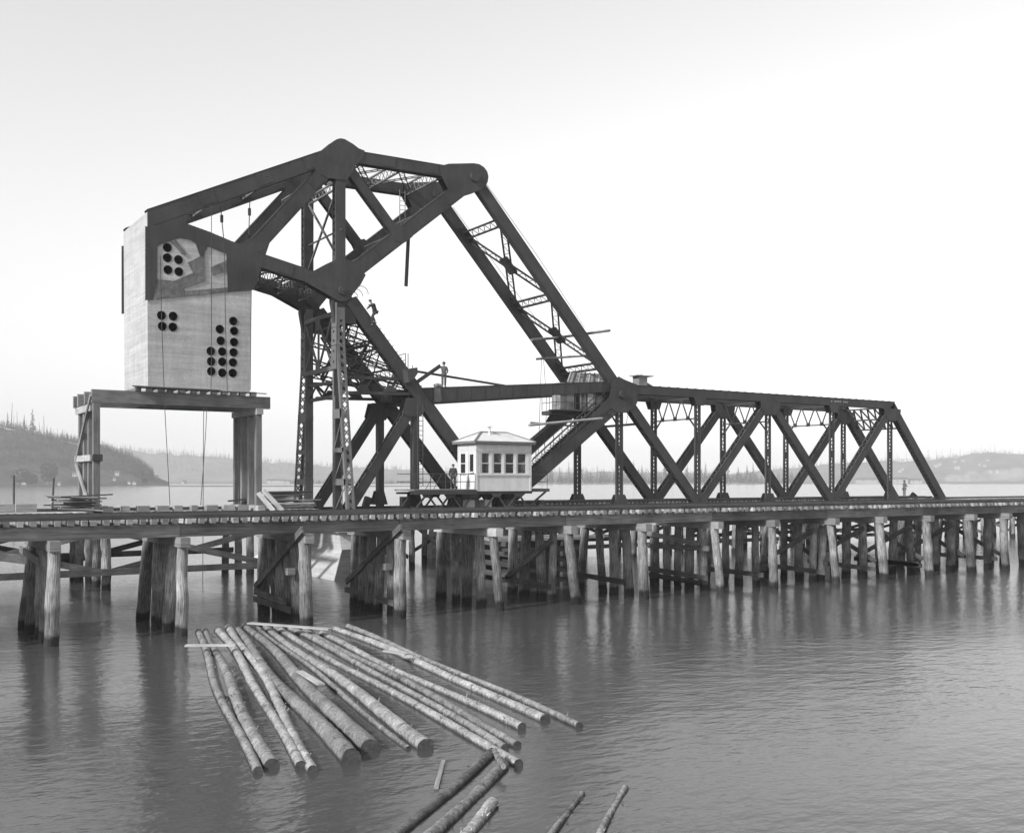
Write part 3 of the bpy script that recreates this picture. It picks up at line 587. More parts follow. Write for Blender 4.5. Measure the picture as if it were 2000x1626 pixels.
# ================================================================== TOWER
tw = thing('bridge_tower', (28, 67, 3.5), 'riveted steel tower with battered laced legs and sloping front legs', 'steel tower')
LG0, LG1 = xz(686, 586), (HEEL[0] - .3, HEEL[1] + .2)
xa, xb = atx(648, YN + .6), 0
XL = atx(662.5, YF - .35)                       # left face of the back legs
XW = .52
ZTOP = A[1] - .5
for Yc, sg in ((YN, -1), (YB, 1)):              # sg: outward
    obj('front_leg', boxmember(LG0, LG1, .86, .62, Yc, lace='-', cover='+', step=.5), 'steel', tw)
    yi = Yc - sg * .42                          # inner edge, upright
    def yo(z): return Yc + sg * (.35 + max(0, (15.2 - z)) * .145)   # outer edge, battered
    ztop = ZTOP
    g = MB()                                    # inner upright column
    g.box((XL + XW / 2, yi, (ztop + 3.6) / 2), (XW, .04, ztop - 3.6))
    for x in (XL, XL + XW):
        g.box((x, yi + sg * .1, (ztop + 3.6) / 2), (.03, .2, ztop - 3.6)); g.box((x, yi + sg * .36, (11.6 + 3.6) / 2), (.03, .09, 11.6 - 3.6))
        g.lace((x, yi + sg * .16, 3.6), (x, yi + sg * .16, 11.6), (x, yi + sg * .36, 3.6), (x, yi + sg * .36, 11.6), 16, .05, .015, (1, 0, 0))
    obj('leg_column', g, 'steel_dull_lit', tw)  # sun on the left sides is put into the paler steel colour
    g = MB()                                    # outer battered column, laced on its outer face
    zz = [3.6, 15.2, ztop - 1.1]
    for x in (XL + .06, XL + XW - .06):
        for a, b in ((3.6, 15.2), (15.2, ztop - .6)):
            g.beam((x, yo(a), a), (x, yo(b), b), .16, .035, (1, 0, 0)); g.beam((x + (-.07 if x < XL + .2 else .07), yo(a) - sg * .12, a), (x + (-.07 if x < XL + .2 else .07), yo(b) - sg * .12, b), .03, .26, (1, 0, 0))
    g.lace((XL + .05, yo(3.6), 3.6), (XL + .05, yo(15.2), 15.2), (XL + XW - .05, yo(3.6), 3.6), (XL + XW - .05, yo(15.2), 15.2), 22, .085, .018, (0, 1, .1), True); g.lace((XL + .05, yo(16), 15.2), (XL + .05, yo(16), 16.6), (XL + XW - .05, yo(16), 15.2), (XL + XW - .05, yo(16), 16.6), 3, .085, .018, (0, 1, 0), True)
    g.box((XL + XW / 2, yo(16) , (16.6 + ztop - .6) / 2), (XW, .04, max(.2, ztop - .6 - 16.6)))
    obj('leg_column', g, 'steel_dull_lit', tw)
    g = MB()                                    # battens and struts between the two columns, left face
    for z, h in ((15.0, .5), (10.4, .62), (5.9, .42), (8.0, .3)): g.box((XL - .01, (yi + yo(z)) / 2, z), (.03, abs(yo(z) - yi), h))
    for za, zb in ((10.1, 8.1), (7.9, 6.0), (5.7, 3.9)): g.beam((XL - .02, yo(za), za), (XL - .02, yi + sg * .3, zb), .03, .1, (1, 0, 0))
    for z in (15.0, 10.4, 5.9): g.box((XL + XW + .01, (yi + yo(z)) / 2, z), (.03, abs(yo(z) - yi), .45))
    obj('leg_batten', g, 'steel_dull_lit', tw)  # paler steel paints in the lit left face
    # riveted upper leg plates with hand holes
    g = MB(); za, zb = 13.35, ztop - .1
    for k, (q0, q1) in enumerate(((13.35, 14.9), (14.94, 16.1), (16.14, ztop - .3))):
        y_a, y_b = sorted((yi, yo(15.3))); g.box((XL - .05 - .01 * (2 - k), (y_a + y_b) / 2, (q0 + q1) / 2), (.06, y_b - y_a + .06, q1 - q0))
    obj('leg_plate', g, 'steel_dull_lit', tw)  # plates coloured paler to read as sunlit
    for z in (13.9, 14.6, 15.3, 15.9, 16.7, 17.4):
        if z < ztop - .3: obj('hand_hole', MB().tube([(XL - .125, Yc, z - .05), (XL - .08, Yc, z - .05)], .085, 10), 'hole', tw)
    # top casting under the trunnion
    g = MB().prism([(XL - .1, ztop - 1.6), (XL + XW + .9, ztop - 1.6), (A[0] + .8, ztop + .1), (A[0] + .55, A[1] + .1), (A[0] - .55, A[1] + .1), (XL - .35, ztop - .2)], Yc - .2, Yc + .2); obj('trunnion_bearing', g, 'steel', tw)
    px_ = (atx(814, YF), atx(814, YF)); P0 = (atx(814, YF), at(814, 800, YF).z)
    obj('post', MB().box((P0[0], Yc - .22, (P0[1] + 3.8) / 2), (.46, .04, P0[1] - 3.8)).box((P0[0], Yc + .22, (P0[1] + 3.8) / 2), (.46, .04, P0[1] - 3.8)).box((P0[0] - .21, Yc, (P0[1] + 3.8) / 2), (.04, .4, P0[1] - 3.8)).box((P0[0] + .21, Yc, (P0[1] + 3.8) / 2), (.04, .4, P0[1] - 3.8)), 'steel', tw)
    obj('diagonal', boxmember(xz(806, 796), xz(682, 995), .66, .56, Yc, lace='+-', step=.40, sw=.05), 'steel', tw)
    obj('gusset', plates(MB(), poly([(793, 777), (824, 777), (830, 800), (822, 813), (796, 813), (786, 806)]), Yc, .62), 'steel', tw)
    gl = xz(812, 985); obj('foot_gusset', plates(MB(), [(gl[0] - .6, gl[1] - .1), (gl[0] + .6, gl[1] - .1), (gl[0] + .3, gl[1] + .9), (gl[0] - .3, gl[1] + .9)], Yc, .46), 'steel', tw)
    # horizontal strut tying the back leg to the front leg
    ha, hb = xz(678, 736), xz(800, 740); la, lb = xz(684, 766), xz(815, 769); g = MB()
    g.beam(V3(ha, Yc), V3(hb, Yc), .2, .34); g.beam(V3(la, Yc), V3(lb, Yc), .2, .34)
    for i in range(5):
        a_, b_ = (lerp2(ha, hb, i / 5 + .02), lerp2(la, lb, (i + 1) / 5)) if i % 2 == 0 else (lerp2(la, lb, i / 5), lerp2(ha, hb, (i + 1) / 5 + .02)); g.beam(V3(a_, Yc), V3(b_, Yc), .14, .2, (0, 0, 1))
    for i in (1, 3): c = lerp2(la, lb, i / 5); g.prism([(c[0] - .5, c[1] + .1), (c[0] + .5, c[1] + .1), (c[0] + .2, c[1] + .55), (c[0] - .2, c[1] + .55)], Yc - .2, Yc - .15)
    obj('tie_strut', g, 'steel', tw)
    obj('base_girder', MB().box(((XL + HEEL[0]) / 2, Yc, 3.72), (HEEL[0] - XL + .8, .1, .72)).box(((XL + HEEL[0]) / 2, Yc, 4.1), (HEEL[0] - XL + .8, .4, .05)).box(((XL + HEEL[0]) / 2, Yc, 3.35), (HEEL[0] - XL + .8, .4, .05)), 'steel', tw)
# transverse frames: left face between the back legs
for z, h in ((17.05, .28), (13.45, .3)):
    g = MB(); g.box((XL - .02, (YN + YB) / 2, z), (.2, W - .9, h)); obj('cross_girt', g, 'steel_dull_lit', tw)
yl, yr, ym = YN + .42, YB - .42, (YN + YB) / 2
for a, b in (((yl, 16.9), (ym, 13.6)), ((ym, 16.9), (yl, 13.6)), ((ym, 16.9), (yr, 13.6)), ((yr, 16.9), (ym, 13.6)), ((ym, 16.9), (ym, 13.6))):
    obj('cross_brace', MB().beam((XL - .03, a[0], a[1]), (XL - .03, b[0], b[1]), .1, .15, (1, 0, 0)), 'steel_dull_lit', tw)
for z in (16.6, 13.8): obj('gusset', MB().box((XL - .1, ym, z), (.03, .7, .7)), 'steel_dull_lit', tw)
g = MB()
for z, h in ((12.6, .2), (11.6, .22)): g.box((XL + .25, ym, z), (.2, W - .9, h))
for i in range(4):
    ya, yb = yl + i * (yr - yl) / 4, yl + (i + 1) * (yr - yl) / 4; za, zb = (12.5, 11.7) if i % 2 else (11.7, 12.5); g.beam((XL + .25, ya, za), (XL + .25, yb, zb), .1, .12, (1, 0, 0))
obj('portal_strut', g, 'steel', tw)
# bracing in the slope between the front legs
q = [lerp2(LG0, LG1, t) for t in (.06, .2, .34, .46, .66, .84)]
for i, (a, b) in enumerate(zip(q[:4], q[1:5])):
    if i < 3: obj('slope_bracing', lateral(MB(), a, b, 11, .62), 'steel', tw)
for i in range(4): obj('slope_strut', cross(MB(), q[i], h=.7, n=8, up=(.63, 0, -.77)), 'steel', tw)
for xx, za, zb in ((XL + XW + .6, 16.6, 13.2), (XL + XW + 2.0, 15.2, 12.4)):
    g = MB()
    for a, b in ((yl, yr), (yr, yl)):
        g.beam((xx, a, za), (xx, b, zb), .12, .2, (1, 0, 0)); g.beam((xx, a, za - .5), (xx, b, zb - .5), .1, .12, (1, 0, 0)); g.lace((xx, a, za), (xx, b, zb), (xx, a, za - .5), (xx, b, zb - .5), 14, .06, .03, (1, 0, 0))
    g.box((xx, ym, za), (.2, W - .9, .2)); obj('sway_brace', g, 'steel', tw)
for Yc in (YN + .25, YB - .25):
    for za, t in ((13.4, .22), (15.6, .22), (13.4, .40), (14.4, .34), (16.6, .12)):
        p_ = (XL + XW, za); q_ = lerp2(LG0, LG1, t); d_, n_ = inplane(p_, q_); e_ = (n_.x * .14, n_.y * .14); g = MB()
        a0, a1, b0, b1 = V3((p_[0] + e_[0], p_[1] + e_[1]), Yc), V3((q_[0] + e_[0], q_[1] + e_[1]), Yc), V3((p_[0] - e_[0], p_[1] - e_[1]), Yc), V3((q_[0] - e_[0], q_[1] - e_[1]), Yc)
        g.beam(a0, a1, .09, .09); g.beam(b0, b1, .09, .09); g.lace(a0, a1, b0, b1, 8, .06, .02, (0, 1, 0)); obj('side_brace', g, 'steel', tw)
# machinery frame beyond the struts, bracket platform, ladder
g = MB(); mp = at(798, 770, YF + 1.0); g.box((mp.x - .7, 65.8, 11.9), (1.3, 1.8, .8)); g.box((mp.x + .1, 66.3, 11.4), (.5, .8, .35)); obj('machinery_frame', g, 'steel', tw)
bp_ = poly([(786, 722), (806, 719), (807, 730), (799, 742), (789, 748)]); g = MB().prism(bp_, YF - .7, YF + .1); plat = obj('bracket_platform', g, 'steel', tw)
g = MB()
for px, py in ((772, 706), (792, 721), (797, 721)):
    a_ = at(px, py, YF - .6); top = at(px, 690 if px > 780 else 696, YF - .6); g.tube([a_, top], .03, 6)
g.tube([at(772, 696, YF - .6), at(792, 690, YF - .6)], .025, 6); g.tube([at(774, 707, YF - .6), at(792, 703, YF - .6)], .025, 6); g.tube([at(806, 713, YF - .6), at(806, 745, YF - .6)], .03, 6)
obj('railing', g, 'steel', plat)
lx = atx(821, YF - .4); g = MB()
for s in (-.2, .2): g.tube([(lx + s, YF - .4, 5.6), (lx + s, YF - .4, 11.2)], .03, 6)
for i in range(17): g.tube([(lx - .2, YF - .4, 5.8 + i * .33), (lx + .2, YF - .4, 5.8 + i * .33)], .022, 5)
obj('ladder', g, 'steel', tw)
for i in range(14):
    c = lerp2(LG0, LG1, .1 + i * .028); dn = Vector((.77, 0, .63)); p = V3(c, YF + .15) + dn * .43; obj('step_bolt', MB().tube([p, p + dn * .22], .025, 5), 'steel', tw)

# ================================================================== PIER
pr = thing('concrete_pier', (31, 66.5, 0), 'battered pale concrete pier standing in the water under the tower', 'pier')
def frustum(lo, hi, z0, z1_):
    g = MB(); vs = [(lo[0], lo[2], z0), (lo[1], lo[2], z0), (lo[1], lo[3], z0), (lo[0], lo[3], z0), (hi[0], hi[2], z1_), (hi[1], hi[2], z1_), (hi[1], hi[3], z1_), (hi[0], hi[3], z1_)]
    g.add(vs, [(3, 2, 1, 0), (4, 5, 6, 7), (0, 1, 5, 4), (1, 2, 6, 5), (2, 3, 7, 6), (3, 0, 4, 7)]); return g
obj('footing', frustum((24.7, 29.9, 57.6, 75), (27.0, 29.6, 61.4, 72.5), -.4, 1.62), 'concrete', pr)
obj('shaft', frustum((27.0, 29.5, 61.42, 72.4), (27.0, 29.5, 61.7, 72.4), 1.62, 2.7), 'concrete', pr)
obj('bridge_seat', frustum((26.7, 29.8, 61.3, 72.8), (26.7, 29.8, 61.3, 72.8), 2.7, 3.33), 'concrete', pr)
g = MB(); q_ = [(24.72, 57.52, -.35), (29.88, 57.52, -.35), (29.58, 61.36, 1.6), (27.02, 61.36, 1.6)]; g.add(q_ + [(a_, b_ - .06, c_ + .03) for a_, b_, c_ in q_], [(4, 5, 6, 7), (0, 4, 7, 3), (1, 2, 6, 5), (0, 1, 5, 4), (3, 7, 6, 2)]); obj('footing_panel', g, 'timber_dark', pr)  # thin dark sheet laid over the sloping front of the footing
pr2 = thing('concrete_pier', (41, 67, 0), 'concrete pier under the heel of the lift span, mostly hidden by trestle piles', 'pier')
obj('shaft', frustum((38.6, 43.4, 62.0, 72.2), (39.0, 43, 62.6, 71.6), -.4, 2.9), 'stained', pr2); obj('bridge_seat', frustum((38.7, 43.3, 62.2, 72), (38.7, 43.3, 62.2, 72), 2.9, 3.33), 'concrete', pr2)

# ================================================================== NEAR WORK TRESTLE
tr = thing('timber_trestle', (30, 43, 0), 'long timber pile trestle carrying a track across the foreground water', 'trestle')
YT0, YT1 = 41.0, 46.1; rt = random.Random(11)
fx = [-170, 105, 356, 597, 787, 966, 1113, 1257, 1399, 1510, 1625, 1721, 1812, 1894, 1964, 2030]
bx_ = [atx(p, YT0) for p in fx]
def pile(x0, y0, x1, y1, r0, r1, ztop, rnd):
    n = 8; pts = []
    for i in range(n + 1):
        t = i / n; pts.append((x0 + (x1 - x0) * t + rnd.uniform(-.025, .025), y0 + (y1 - y0) * t + rnd.uniform(-.025, .025), -.6 + (ztop + .6) * t))
    return MB().tube(pts, r0, 12, r2=r1, jit=.07, rnd=rnd)
for i, x in enumerate(bx_):
    n = 6 if i in (3, 4, 8) else 5
    ys = [YT0 + .15 + k * (YT1 - YT0 - .3) / (n - 1) for k in range(n)]
    for k, y in enumerate(ys):
        bat = (-.35 if k == 0 else .35 if k == n - 1 else rt.uniform(-.12, .12)); r0 = rt.uniform(.215, .30)
        obj('pile', pile(x + rt.uniform(-.3, .3), y + bat, x + rt.uniform(-.05, .05), y, r0, r0 * rt.uniform(.82, .95), 3.42, rt), 'pile', tr)
    if i == 3 or i == 4 or i == 10: obj('pile', pile(x + .45, YT0 + 1.2, x + .4, YT0 + 1.0, .24, .22, 3.3, rt), 'pile', tr)
    obj('cap', MB().beam((x, YT0 - .38 + rt.uniform(-.08, .08), 3.61), (x, YT1 + .4, 3.61), .38, .38), 'timber_new' if i in (5, 8) else 'timber', tr)
# stringers: near and far pairs, jointed over the caps
for y in (YT0 + .45, YT0 + 1.0, YT0 + 3.2, YT0 + 3.8):
    k = 0
    while k < len(bx_) - 1:
        e = min(k + 2, len(bx_) - 1); st_ = rt.uniform(-.02, .02)
        obj('stringer', MB().beam((bx_[k] + .01, y + st_, 4.05), (bx_[e] - .01, y + st_, 4.05), .5 + rt.uniform(-.012, .012), .24), 'timber_mid', tr); k = e
# ties
ties = []
for v in range(4):
    me = MB().box((0, 0, 0), (.19 + .012 * v, 4.2, .2)).mesh('tie'); me.materials.append(M['timber_new' if v < 1 else 'timber']); ties.append(me)
x = -8.0; i = 0
while x < 76:
    inst('tie', ties[rt.randrange(4)], tr, (x, YT0 + 2.18 + rt.uniform(-.12, .05), 4.41 + .004), (0, 0, rt.uniform(-.03, .03))); x += .43 + rt.uniform(-.05, .06); i += 1
for y in (YT0 + 1.25, YT0 + 2.76): obj('rail', rail(MB(), -8, 76, y, 4.515), 'rail', tr)
x = -8
while x < 75: obj('guard_timber', MB().box((x + 3.05, YT0 + .35, 4.585), (6.08, .2, .14)), 'timber_dark', tr); obj('guard_timber', MB().box((x + 3.05, YT0 + 4.2, 4.585), (6.08, .2, .14)), 'timber_dark', tr); x += 6.1
# planks spiked across the bents
def plank(x, y0, z0, y1, z1, s, mm='brace', w=.27, t=.08): return obj('brace', MB().beam((x + s * .33, y0, z0), (x + s * .33, y1, z1), w, t, (0, 0, 1)), mm, tr)
for i, x in enumerate(bx_):
    if i in (3, 4): plank(x, YT0 - .45, 4.0, YT1 + .2, 1.05 + .1, -1, 'brace')
    if i in (6, 10, 11, 12, 13): plank(x, YT0 + 1.0, 3.1, YT1 + .1, .9, -1)
    if i in (10, 11, 12, 13, 14): plank(x, YT1, 3.1, YT0 + .6, 1.0, 1)
    if i in (4, 10, 11, 12): plank(x, YT0 + .2, .62, YT1 + .3, .78, -1)
    if i in (1,): plank(x, YT0 + 1.4, 3.0, YT1 + .6, 3.2, -1, 'timber')
    if i == 3: plank(x, YT0 + .9, .55, YT1 + .3, .62, -1); plank(x, YT0 + 1.4, .85, YT1 + .2, .95, -1)
    if i in (6, 7): plank(x, YT0 + 1.2, .75, YT1 + .2, .85, -1)
    if i == 8:
        plank(x, YT0 + .3, .75, YT1 + .5, .95, -1); plank(x, YT0 + .9, .45, YT1, .6, -1); plank(x, YT0 + .2, 2.35, YT1 + .1, 2.25, -1); plank(x, YT0 + 1.0, 2.55, YT1 + .5, 3.0, -1, 'timber')
    if i in (9, 12, 14): plank(x, YT0 + .4, .7, YT1 + .3, .75, -1)
    if i in (3, 4): obj('block', MB().box((x - .4, YT0 + .7, 2.2), (.34, .3, .28)), 'timber', tr)

# ================================================================== APPROACH TRESTLES AND FALSEWORK UNDER THE BRIDGE
def bent(parent, x, y0, y1, n, ztop, rnd, r=.23, brace=True, cap=True):
    for k in range(n):
        y = y0 + k * (y1 - y0) / (n - 1); obj('pile', pile(x + rnd.uniform(-.12, .12), y + rnd.uniform(-.15, .15), x, y, r * rnd.uniform(.9, 1.1), r * .85, ztop, rnd), 'pile', parent)
    if cap: obj('cap', MB().beam((x, y0 - .4, ztop + .17), (x, y1 + .4, ztop + .17), .34, .34), 'timber', parent)
    if brace:
        for s in (-1, 1):
            a, b = (y0, y1) if s > 0 else (y1, y0); obj('brace', MB().beam((x + s * .28, a, ztop - .1), (x + s * .28, b, .7), .26, .08), 'brace', parent)
def deck(parent, x0, x1, ya, yb, zs, rnd, mm='timber', dx=.42):
    for y in (ya + .5, yb - .5): obj('stringer', MB().box(((x0 + x1) / 2, y, zs - .22), (x1 - x0, .4, .44)), 'timber_dark', parent)
    me = MB().box((0, 0, 0), (.22, yb - ya, .2)).mesh('tie'); me.materials.append(M[mm]); x = x0 + .2
    while x < x1: inst('tie', me, parent, (x, (ya + yb) / 2 + rnd.uniform(-.15, .15), zs + .104), (0, 0, rnd.uniform(-.03, .03))); x += dx + rnd.uniform(-.03, .03)
    for y in ((ya + yb) / 2 - .76, (ya + yb) / 2 + .76): obj('rail', rail(MB(), x0, x1, y, zs + .21), 'rail', parent)
ra = random.Random(5)
ap = thing('approach_trestle', (12, 65, 0), 'braced timber approach trestle below the raised counterweight', 'trestle')
for x in (2.6, 12.5, 22.2): bent(ap, x, 60.0, 69.4, 5, 3.4, ra, .27, False)
for x in (-8.0,): bent(ap, x, 60.0, 69.4, 4, 3.4, ra, .27, True)
for y in (59.7, 69.7):
    for xa, xb_ in ((2.6, 12.5), (12.5, 22.2), (-8, 2.6)):
        obj('brace', MB().beam((xa, y, 3.3), (xb_, y, .95), .34, .12), 'brace', ap); obj('brace', MB().beam((xa, y + .14, .95), (xb_, y + .14, 3.3), .34, .12), 'brace', ap)
    obj('waler', MB().box((7.2, y - .14, 1.32 if y > 65 else 1.02), (31, .14, .36)), 'brace', ap)
obj('waler', MB().beam((8.0, 47.5, 2.5), (6.5, 66, 1.9), .42, .2), 'timber_dark', ap)
deck(ap, -14, 26.6, 64.2, 69.8, 3.95, ra, 'timber_new')
obj('edge_beam', MB().box((6.2, 63.6, 3.93), (40.6, .35, .42)), 'timber_dark', ap)
for i in range(9):
    x = 13.4 + i * .98 + ra.uniform(-.2, .2)
    obj('block', MB().box((x, 63.55, 4.33), (ra.uniform(.35, .75), .5, .34)), 'timber_new' if i not in (2, 5) else 'timber', ap)
ap2 = thing('approach_trestle', (120, 67, 0), 'far timber approach trestle running on beyond the right end of the span', 'trestle')
XE = X0 + 5 * PN
for i in range(11): bent(ap2, XE + .8 + i * 5.2, 63.8, 70.2, 4, 3.3, ra)
deck(ap2, XE + .05, XE + 54, 64.7, 69.4, 3.9, ra, 'timber_new', .5)
fw = thing('span_falsework', (66, 67, 0), 'row of braced timber pile bents standing under the lift span', 'falsework')
for x in (33.6, 37.0): bent(fw, x, 64.5, 71, 4, 3.05, ra)
for i in range(9): bent(fw, 46.5 + i * 5.4, 62.6, 71.0, 5, 3.05, ra)
for y in (62.9, 70.6): obj('waler', MB().box((68, y, 1.0), (46, .16, .3)), 'brace', fw)
for y in (63.4, 70.2): obj('edge_beam', MB().box((66, y, 3.45), (52, .3, .3)), 'timber', fw)

cr = thing('timber_crib', (34, 50, 0), 'dark crib of stacked timbers in the water behind the trestle piles', 'crib')
for k in range(9):
    z = .1 + k * .29
    for y in (48.6, 52.4):
        if k % 2: obj('timber', MB().beam((31.6 + ra.uniform(-.2, .2), y, z), (36.6 + ra.uniform(-.3, .2), y, z), .285, .3), 'timber_dark', cr)
    if k % 2 == 0:
        for x in (31.9, 33.4, 34.9, 36.3): obj('timber', MB().beam((x, 48.2, z), (x, 52.8, z), .27, .3), 'timber_dark', cr)
        for y in (48.62, 52.4): obj('timber', MB().beam((31.7, y, z), (36.5, y, z), .28, .26), 'timber_dark', cr)
obj('deck_plank', MB().box((34.2, 48.5, 2.72), (7.4, .35, .16)), 'timber_new', cr); obj('deck_plank', MB().box((34.6, 49.2, 2.72), (8.4, .4, .14)), 'timber', cr); obj('deck_plank', MB().box((34.0, 50.4, 2.72), (6.4, .9, .14)), 'timber', cr)

# ================================================================== TIMBER STAGING UNDER THE COUNTERWEIGHT
sg_ = thing('timber_staging', (17, 65, 4.2), 'tall timber frame of posts and a long beam under the concrete counterweight', 'staging')
YS0, YS1 = 63.0, 67.4
XLb, XRb = atx(189, YS0), atx(506, YS0)
for xx, nn in ((XLb, 4), (XRb, 4)):
    for k in range(nn):
        y = YS0 + .17 + k * (YS1 - YS0 - .3) / (nn - 1); obj('post', MB().beam((xx, y, 4.15), (xx, y, 10.45), .36, .36, (0, 1, 0)), 'timber', sg_)
    obj('cap', MB().beam((xx, YS0 - .2, 10.28), (xx, YS1 + .3, 10.28), .36, .42) if xx == XRb else MB().beam((xx - .23, YS0 + .5, 10.2), (xx - .23, YS1 + .4, 10.2), .4, .1), 'timber_new', sg_)
obj('sill', MB().beam((XRb, YS0 - .5, 4.28), (XRb, YS1 + .4, 4.28), .36, .45), 'timber_new', sg_); obj('sill', MB().beam((XLb, YS0 - .4, 4.25), (XLb, YS1 + .4, 4.25), .3, .45), 'timber_dark', sg_)
for y in (YS0 + .17, (YS0 + YS1) / 2, YS1 - .15): obj('beam', MB().beam((XLb - .25, y, 10.84), (atx(528, YS0), y, 10.84), .74, .34), 'timber', sg_)
for y in (YS1 + .3,): obj('beam', MB().beam((XLb - .4, y, 10.75), (XLb + 1.0, y, 10.75), .7, .3), 'timber', sg_)
obj('brace', MB().beam((XLb - .3, YS0 + .1, 10.9), (XLb - .3, YS1 + .1, 7.2), .26, .1), 'timber', sg_); obj('brace', MB().beam((XLb - .3, YS1 + .1, 7.0), (XLb - .3, YS0 + .6, 4.5), .26, .1), 'timber_new', sg_)
obj('girt', MB().beam((XLb - .28, YS0 + .25, 7.3), (XLb - .28, YS1 + .4, 7.3), .36, .1), 'timber_new', sg_)
obj('girt', MB().box((XLb + .02, YS0 - .08, 7.3), (.5, .12, .4)), 'timber_dark', sg_); obj('girt', MB().box((XLb + .26, YS0 + .2, 7.3), (.1, .5, .4)), 'timber_dark', sg_)
for i in range(12):
    x = atx(272, YS0) + i * .62 + ra.uniform(-.08, .08); obj('block', MB().box((x, 65.2, 11.31), (.34, 4.6 + ra.uniform(-.2, .3), .18)), 'timber_new' if i % 3 else 'timber', sg_)
for i, (a, b, y, z) in enumerate(((262, 500, 62.8, 11.44), (268, 520, 63.0, 11.42), (258, 430, 62.55, 11.47))): obj('plank', MB().beam((atx(a, y), y, z), (atx(b, y), y, z - .01), .045, .26), 'timber', sg_)
lx = atx(470, 67.0)
g = MB()
for s in (-.2, .2): g.tube([(lx + s, 66.8, 4.3), (lx + s, 66.8, 10.2)], .03, 6)
for i in range(17): g.tube([(lx - .2, 66.8, 4.6 + i * .33), (lx + .2, 66.8, 4.6 + i * .33)], .022, 5)
obj('ladder', g, 'timber', sg_)

# ================================================================== OPERATOR'S HOUSE
HX0, HX1, HY0, HY1 = atx(931, 61), atx(1036, 61), 61.0, 63.6
hz0 = at(931, 959, 61).z; hz1 = at(931, 866, 61).z
hs = thing('operator_house', (HX0, HY0, hz0), 'small white operator cabin with hipped roof beside the truss', 'cabin')
sill_z = at(931, 925, 61).z; head_z = at(931, 883, 61).z; T = .1
def wall_x(y, t, wins):            # wall along X with openings (x0,x1,z0,z1)
    g = MB(); edges = sorted(wins)
    xs = HX0
    for (a, b, z0, z1_) in edges:
        g.box(((xs + a) / 2, y, (hz0 + hz1) / 2), (a - xs, t, hz1 - hz0)); g.box(((a + b) / 2, y, (hz0 + z0) / 2), (b - a, t, z0 - hz0)); g.box(((a + b) / 2, y, (hz1 + z1_) / 2), (b - a, t, hz1 - z1_)); xs = b
    g.box(((xs + HX1) / 2, y, (hz0 + hz1) / 2), (HX1 - xs, t, hz1 - hz0)); return g
def wall_y(x, t, wins):
    g = MB(); ys = HY0 + T / 2
    for (a, b, z0, z1_) in sorted(wins):
        g.box((x, (ys + a) / 2, (hz0 + hz1) / 2), (t, a - ys, hz1 - hz0)); g.box((x, (a + b) / 2, (hz0 + z0) / 2), (t, b - a, z0 - hz0)); g.box((x, (a + b) / 2, (hz1 + z1_) / 2), (t, b - a, hz1 - z1_)); ys = b
    g.box((x, (ys + HY1 - T / 2) / 2, (hz0 + hz1) / 2), (t, HY1 - T / 2 - ys, hz1 - hz0)); return g
fw_w = [(atx(a, 61), atx(b, 61), sill_z, head_z) for a, b in ((940, 956.5), (963.5, 981), (986.5, 1004.5), (1010.5, 1028))]
obj('front_wall', wall_x(HY0 + T / 2, T, fw_w), 'white', hs); obj('back_wall', wall_x(HY1 - T / 2, T, fw_w), 'white', hs)
fl = hz0 + .30
lw = [(61.35, 62.1, fl, head_z), (62.5, 63.25, sill_z, head_z)]
obj('side_wall', wall_y(HX0 + T / 2, T, lw), 'white', hs, 'sunlit side wall with door and one window'); obj('side_wall', wall_y(HX1 - T / 2, T, [(61.5, 62.2, sill_z, head_z), (62.5, 63.2, sill_z, head_z)]), 'white', hs)
obj('floor', MB().box(((HX0 + HX1) / 2, (HY0 + HY1) / 2, fl - .06), (HX1 - HX0 - .2, HY1 - HY0 - .2, .08)), 'room', hs)
obj('ceiling', MB().box(((HX0 + HX1) / 2, (HY0 + HY1) / 2, hz1 - .06), (HX1 - HX0 - .2, HY1 - HY0 - .2, .04)), 'room', hs)
obj('lever_stand', MB().box(((HX0 + HX1) / 2 + .3, 62.4, fl + .6), (2.6, .5, 1.2)).box(((HX0 + HX1) / 2 - .9, 62.6, fl + .9), (.5, .4, 1.8)), 'hole', hs)
def window(parent, ax, c, a, b, z0, z1_, out):
    g = MB(); m_ = MB(); f = .06
    def bar(p0, p1, h): g.beam(p0, p1, h, .07)
    P = (lambda u, z: (u, c, z)) if ax == 'x' else (lambda u, z: (c, u, z))
    dx = (.07, .07)
    def bx(u0, u1, za, zb, d=.07, mbx=g, off=0):
        cc = P((u0 + u1) / 2, (za + zb) / 2); cc = (cc[0], cc[1] + off, cc[2]) if ax == 'x' else (cc[0] + off, cc[1], cc[2])
        mbx.box(cc, (u1 - u0, d, zb - za) if ax == 'x' else (d, u1 - u0, zb - za))
    bx(a, a + f, z0, z1_); bx(b - f, b, z0, z1_); bx(a + f, b - f, z0, z0 + f); bx(a + f, b - f, z1_ - f, z1_); zm = (z0 + z1_) / 2; bx(a + f, b - f, zm - .03, zm + .03)
    w = obj('window', g, 'trim', parent)
    for za, zb in ((z0 + f, zm - .03), (zm + .03, z1_ - f)):
        q = MB(); bx(a + f, b - f, za, zb, .012, q); obj('pane', q, 'glass', w)
    q = MB(); bx(a - .05, b + .05, z0 - .05, z0 - .002, .1, q, -.06 * out); obj('sill', q, 'trim', w)
    return w
for k, (a, b, z0, z1_) in enumerate(fw_w):
    w = window(hs, 'x', HY0 + .05, a, b, z0, z1_, 1); window(hs, 'x', HY1 - .05, a, b, z0, z1_, -1)
    if k == 0:
        for s in (a + .06, b - .22): obj('curtain', MB().box((s + .08, HY0 + .14, (z0 + z1_) / 2), (.16, .03, z1_ - z0 - .15)), 'curtain', w)
    if k == 1: obj('notice', MB().box((b - .22, HY0 + .12, z1_ - .3), (.2, .02, .22)), 'curtain', w)
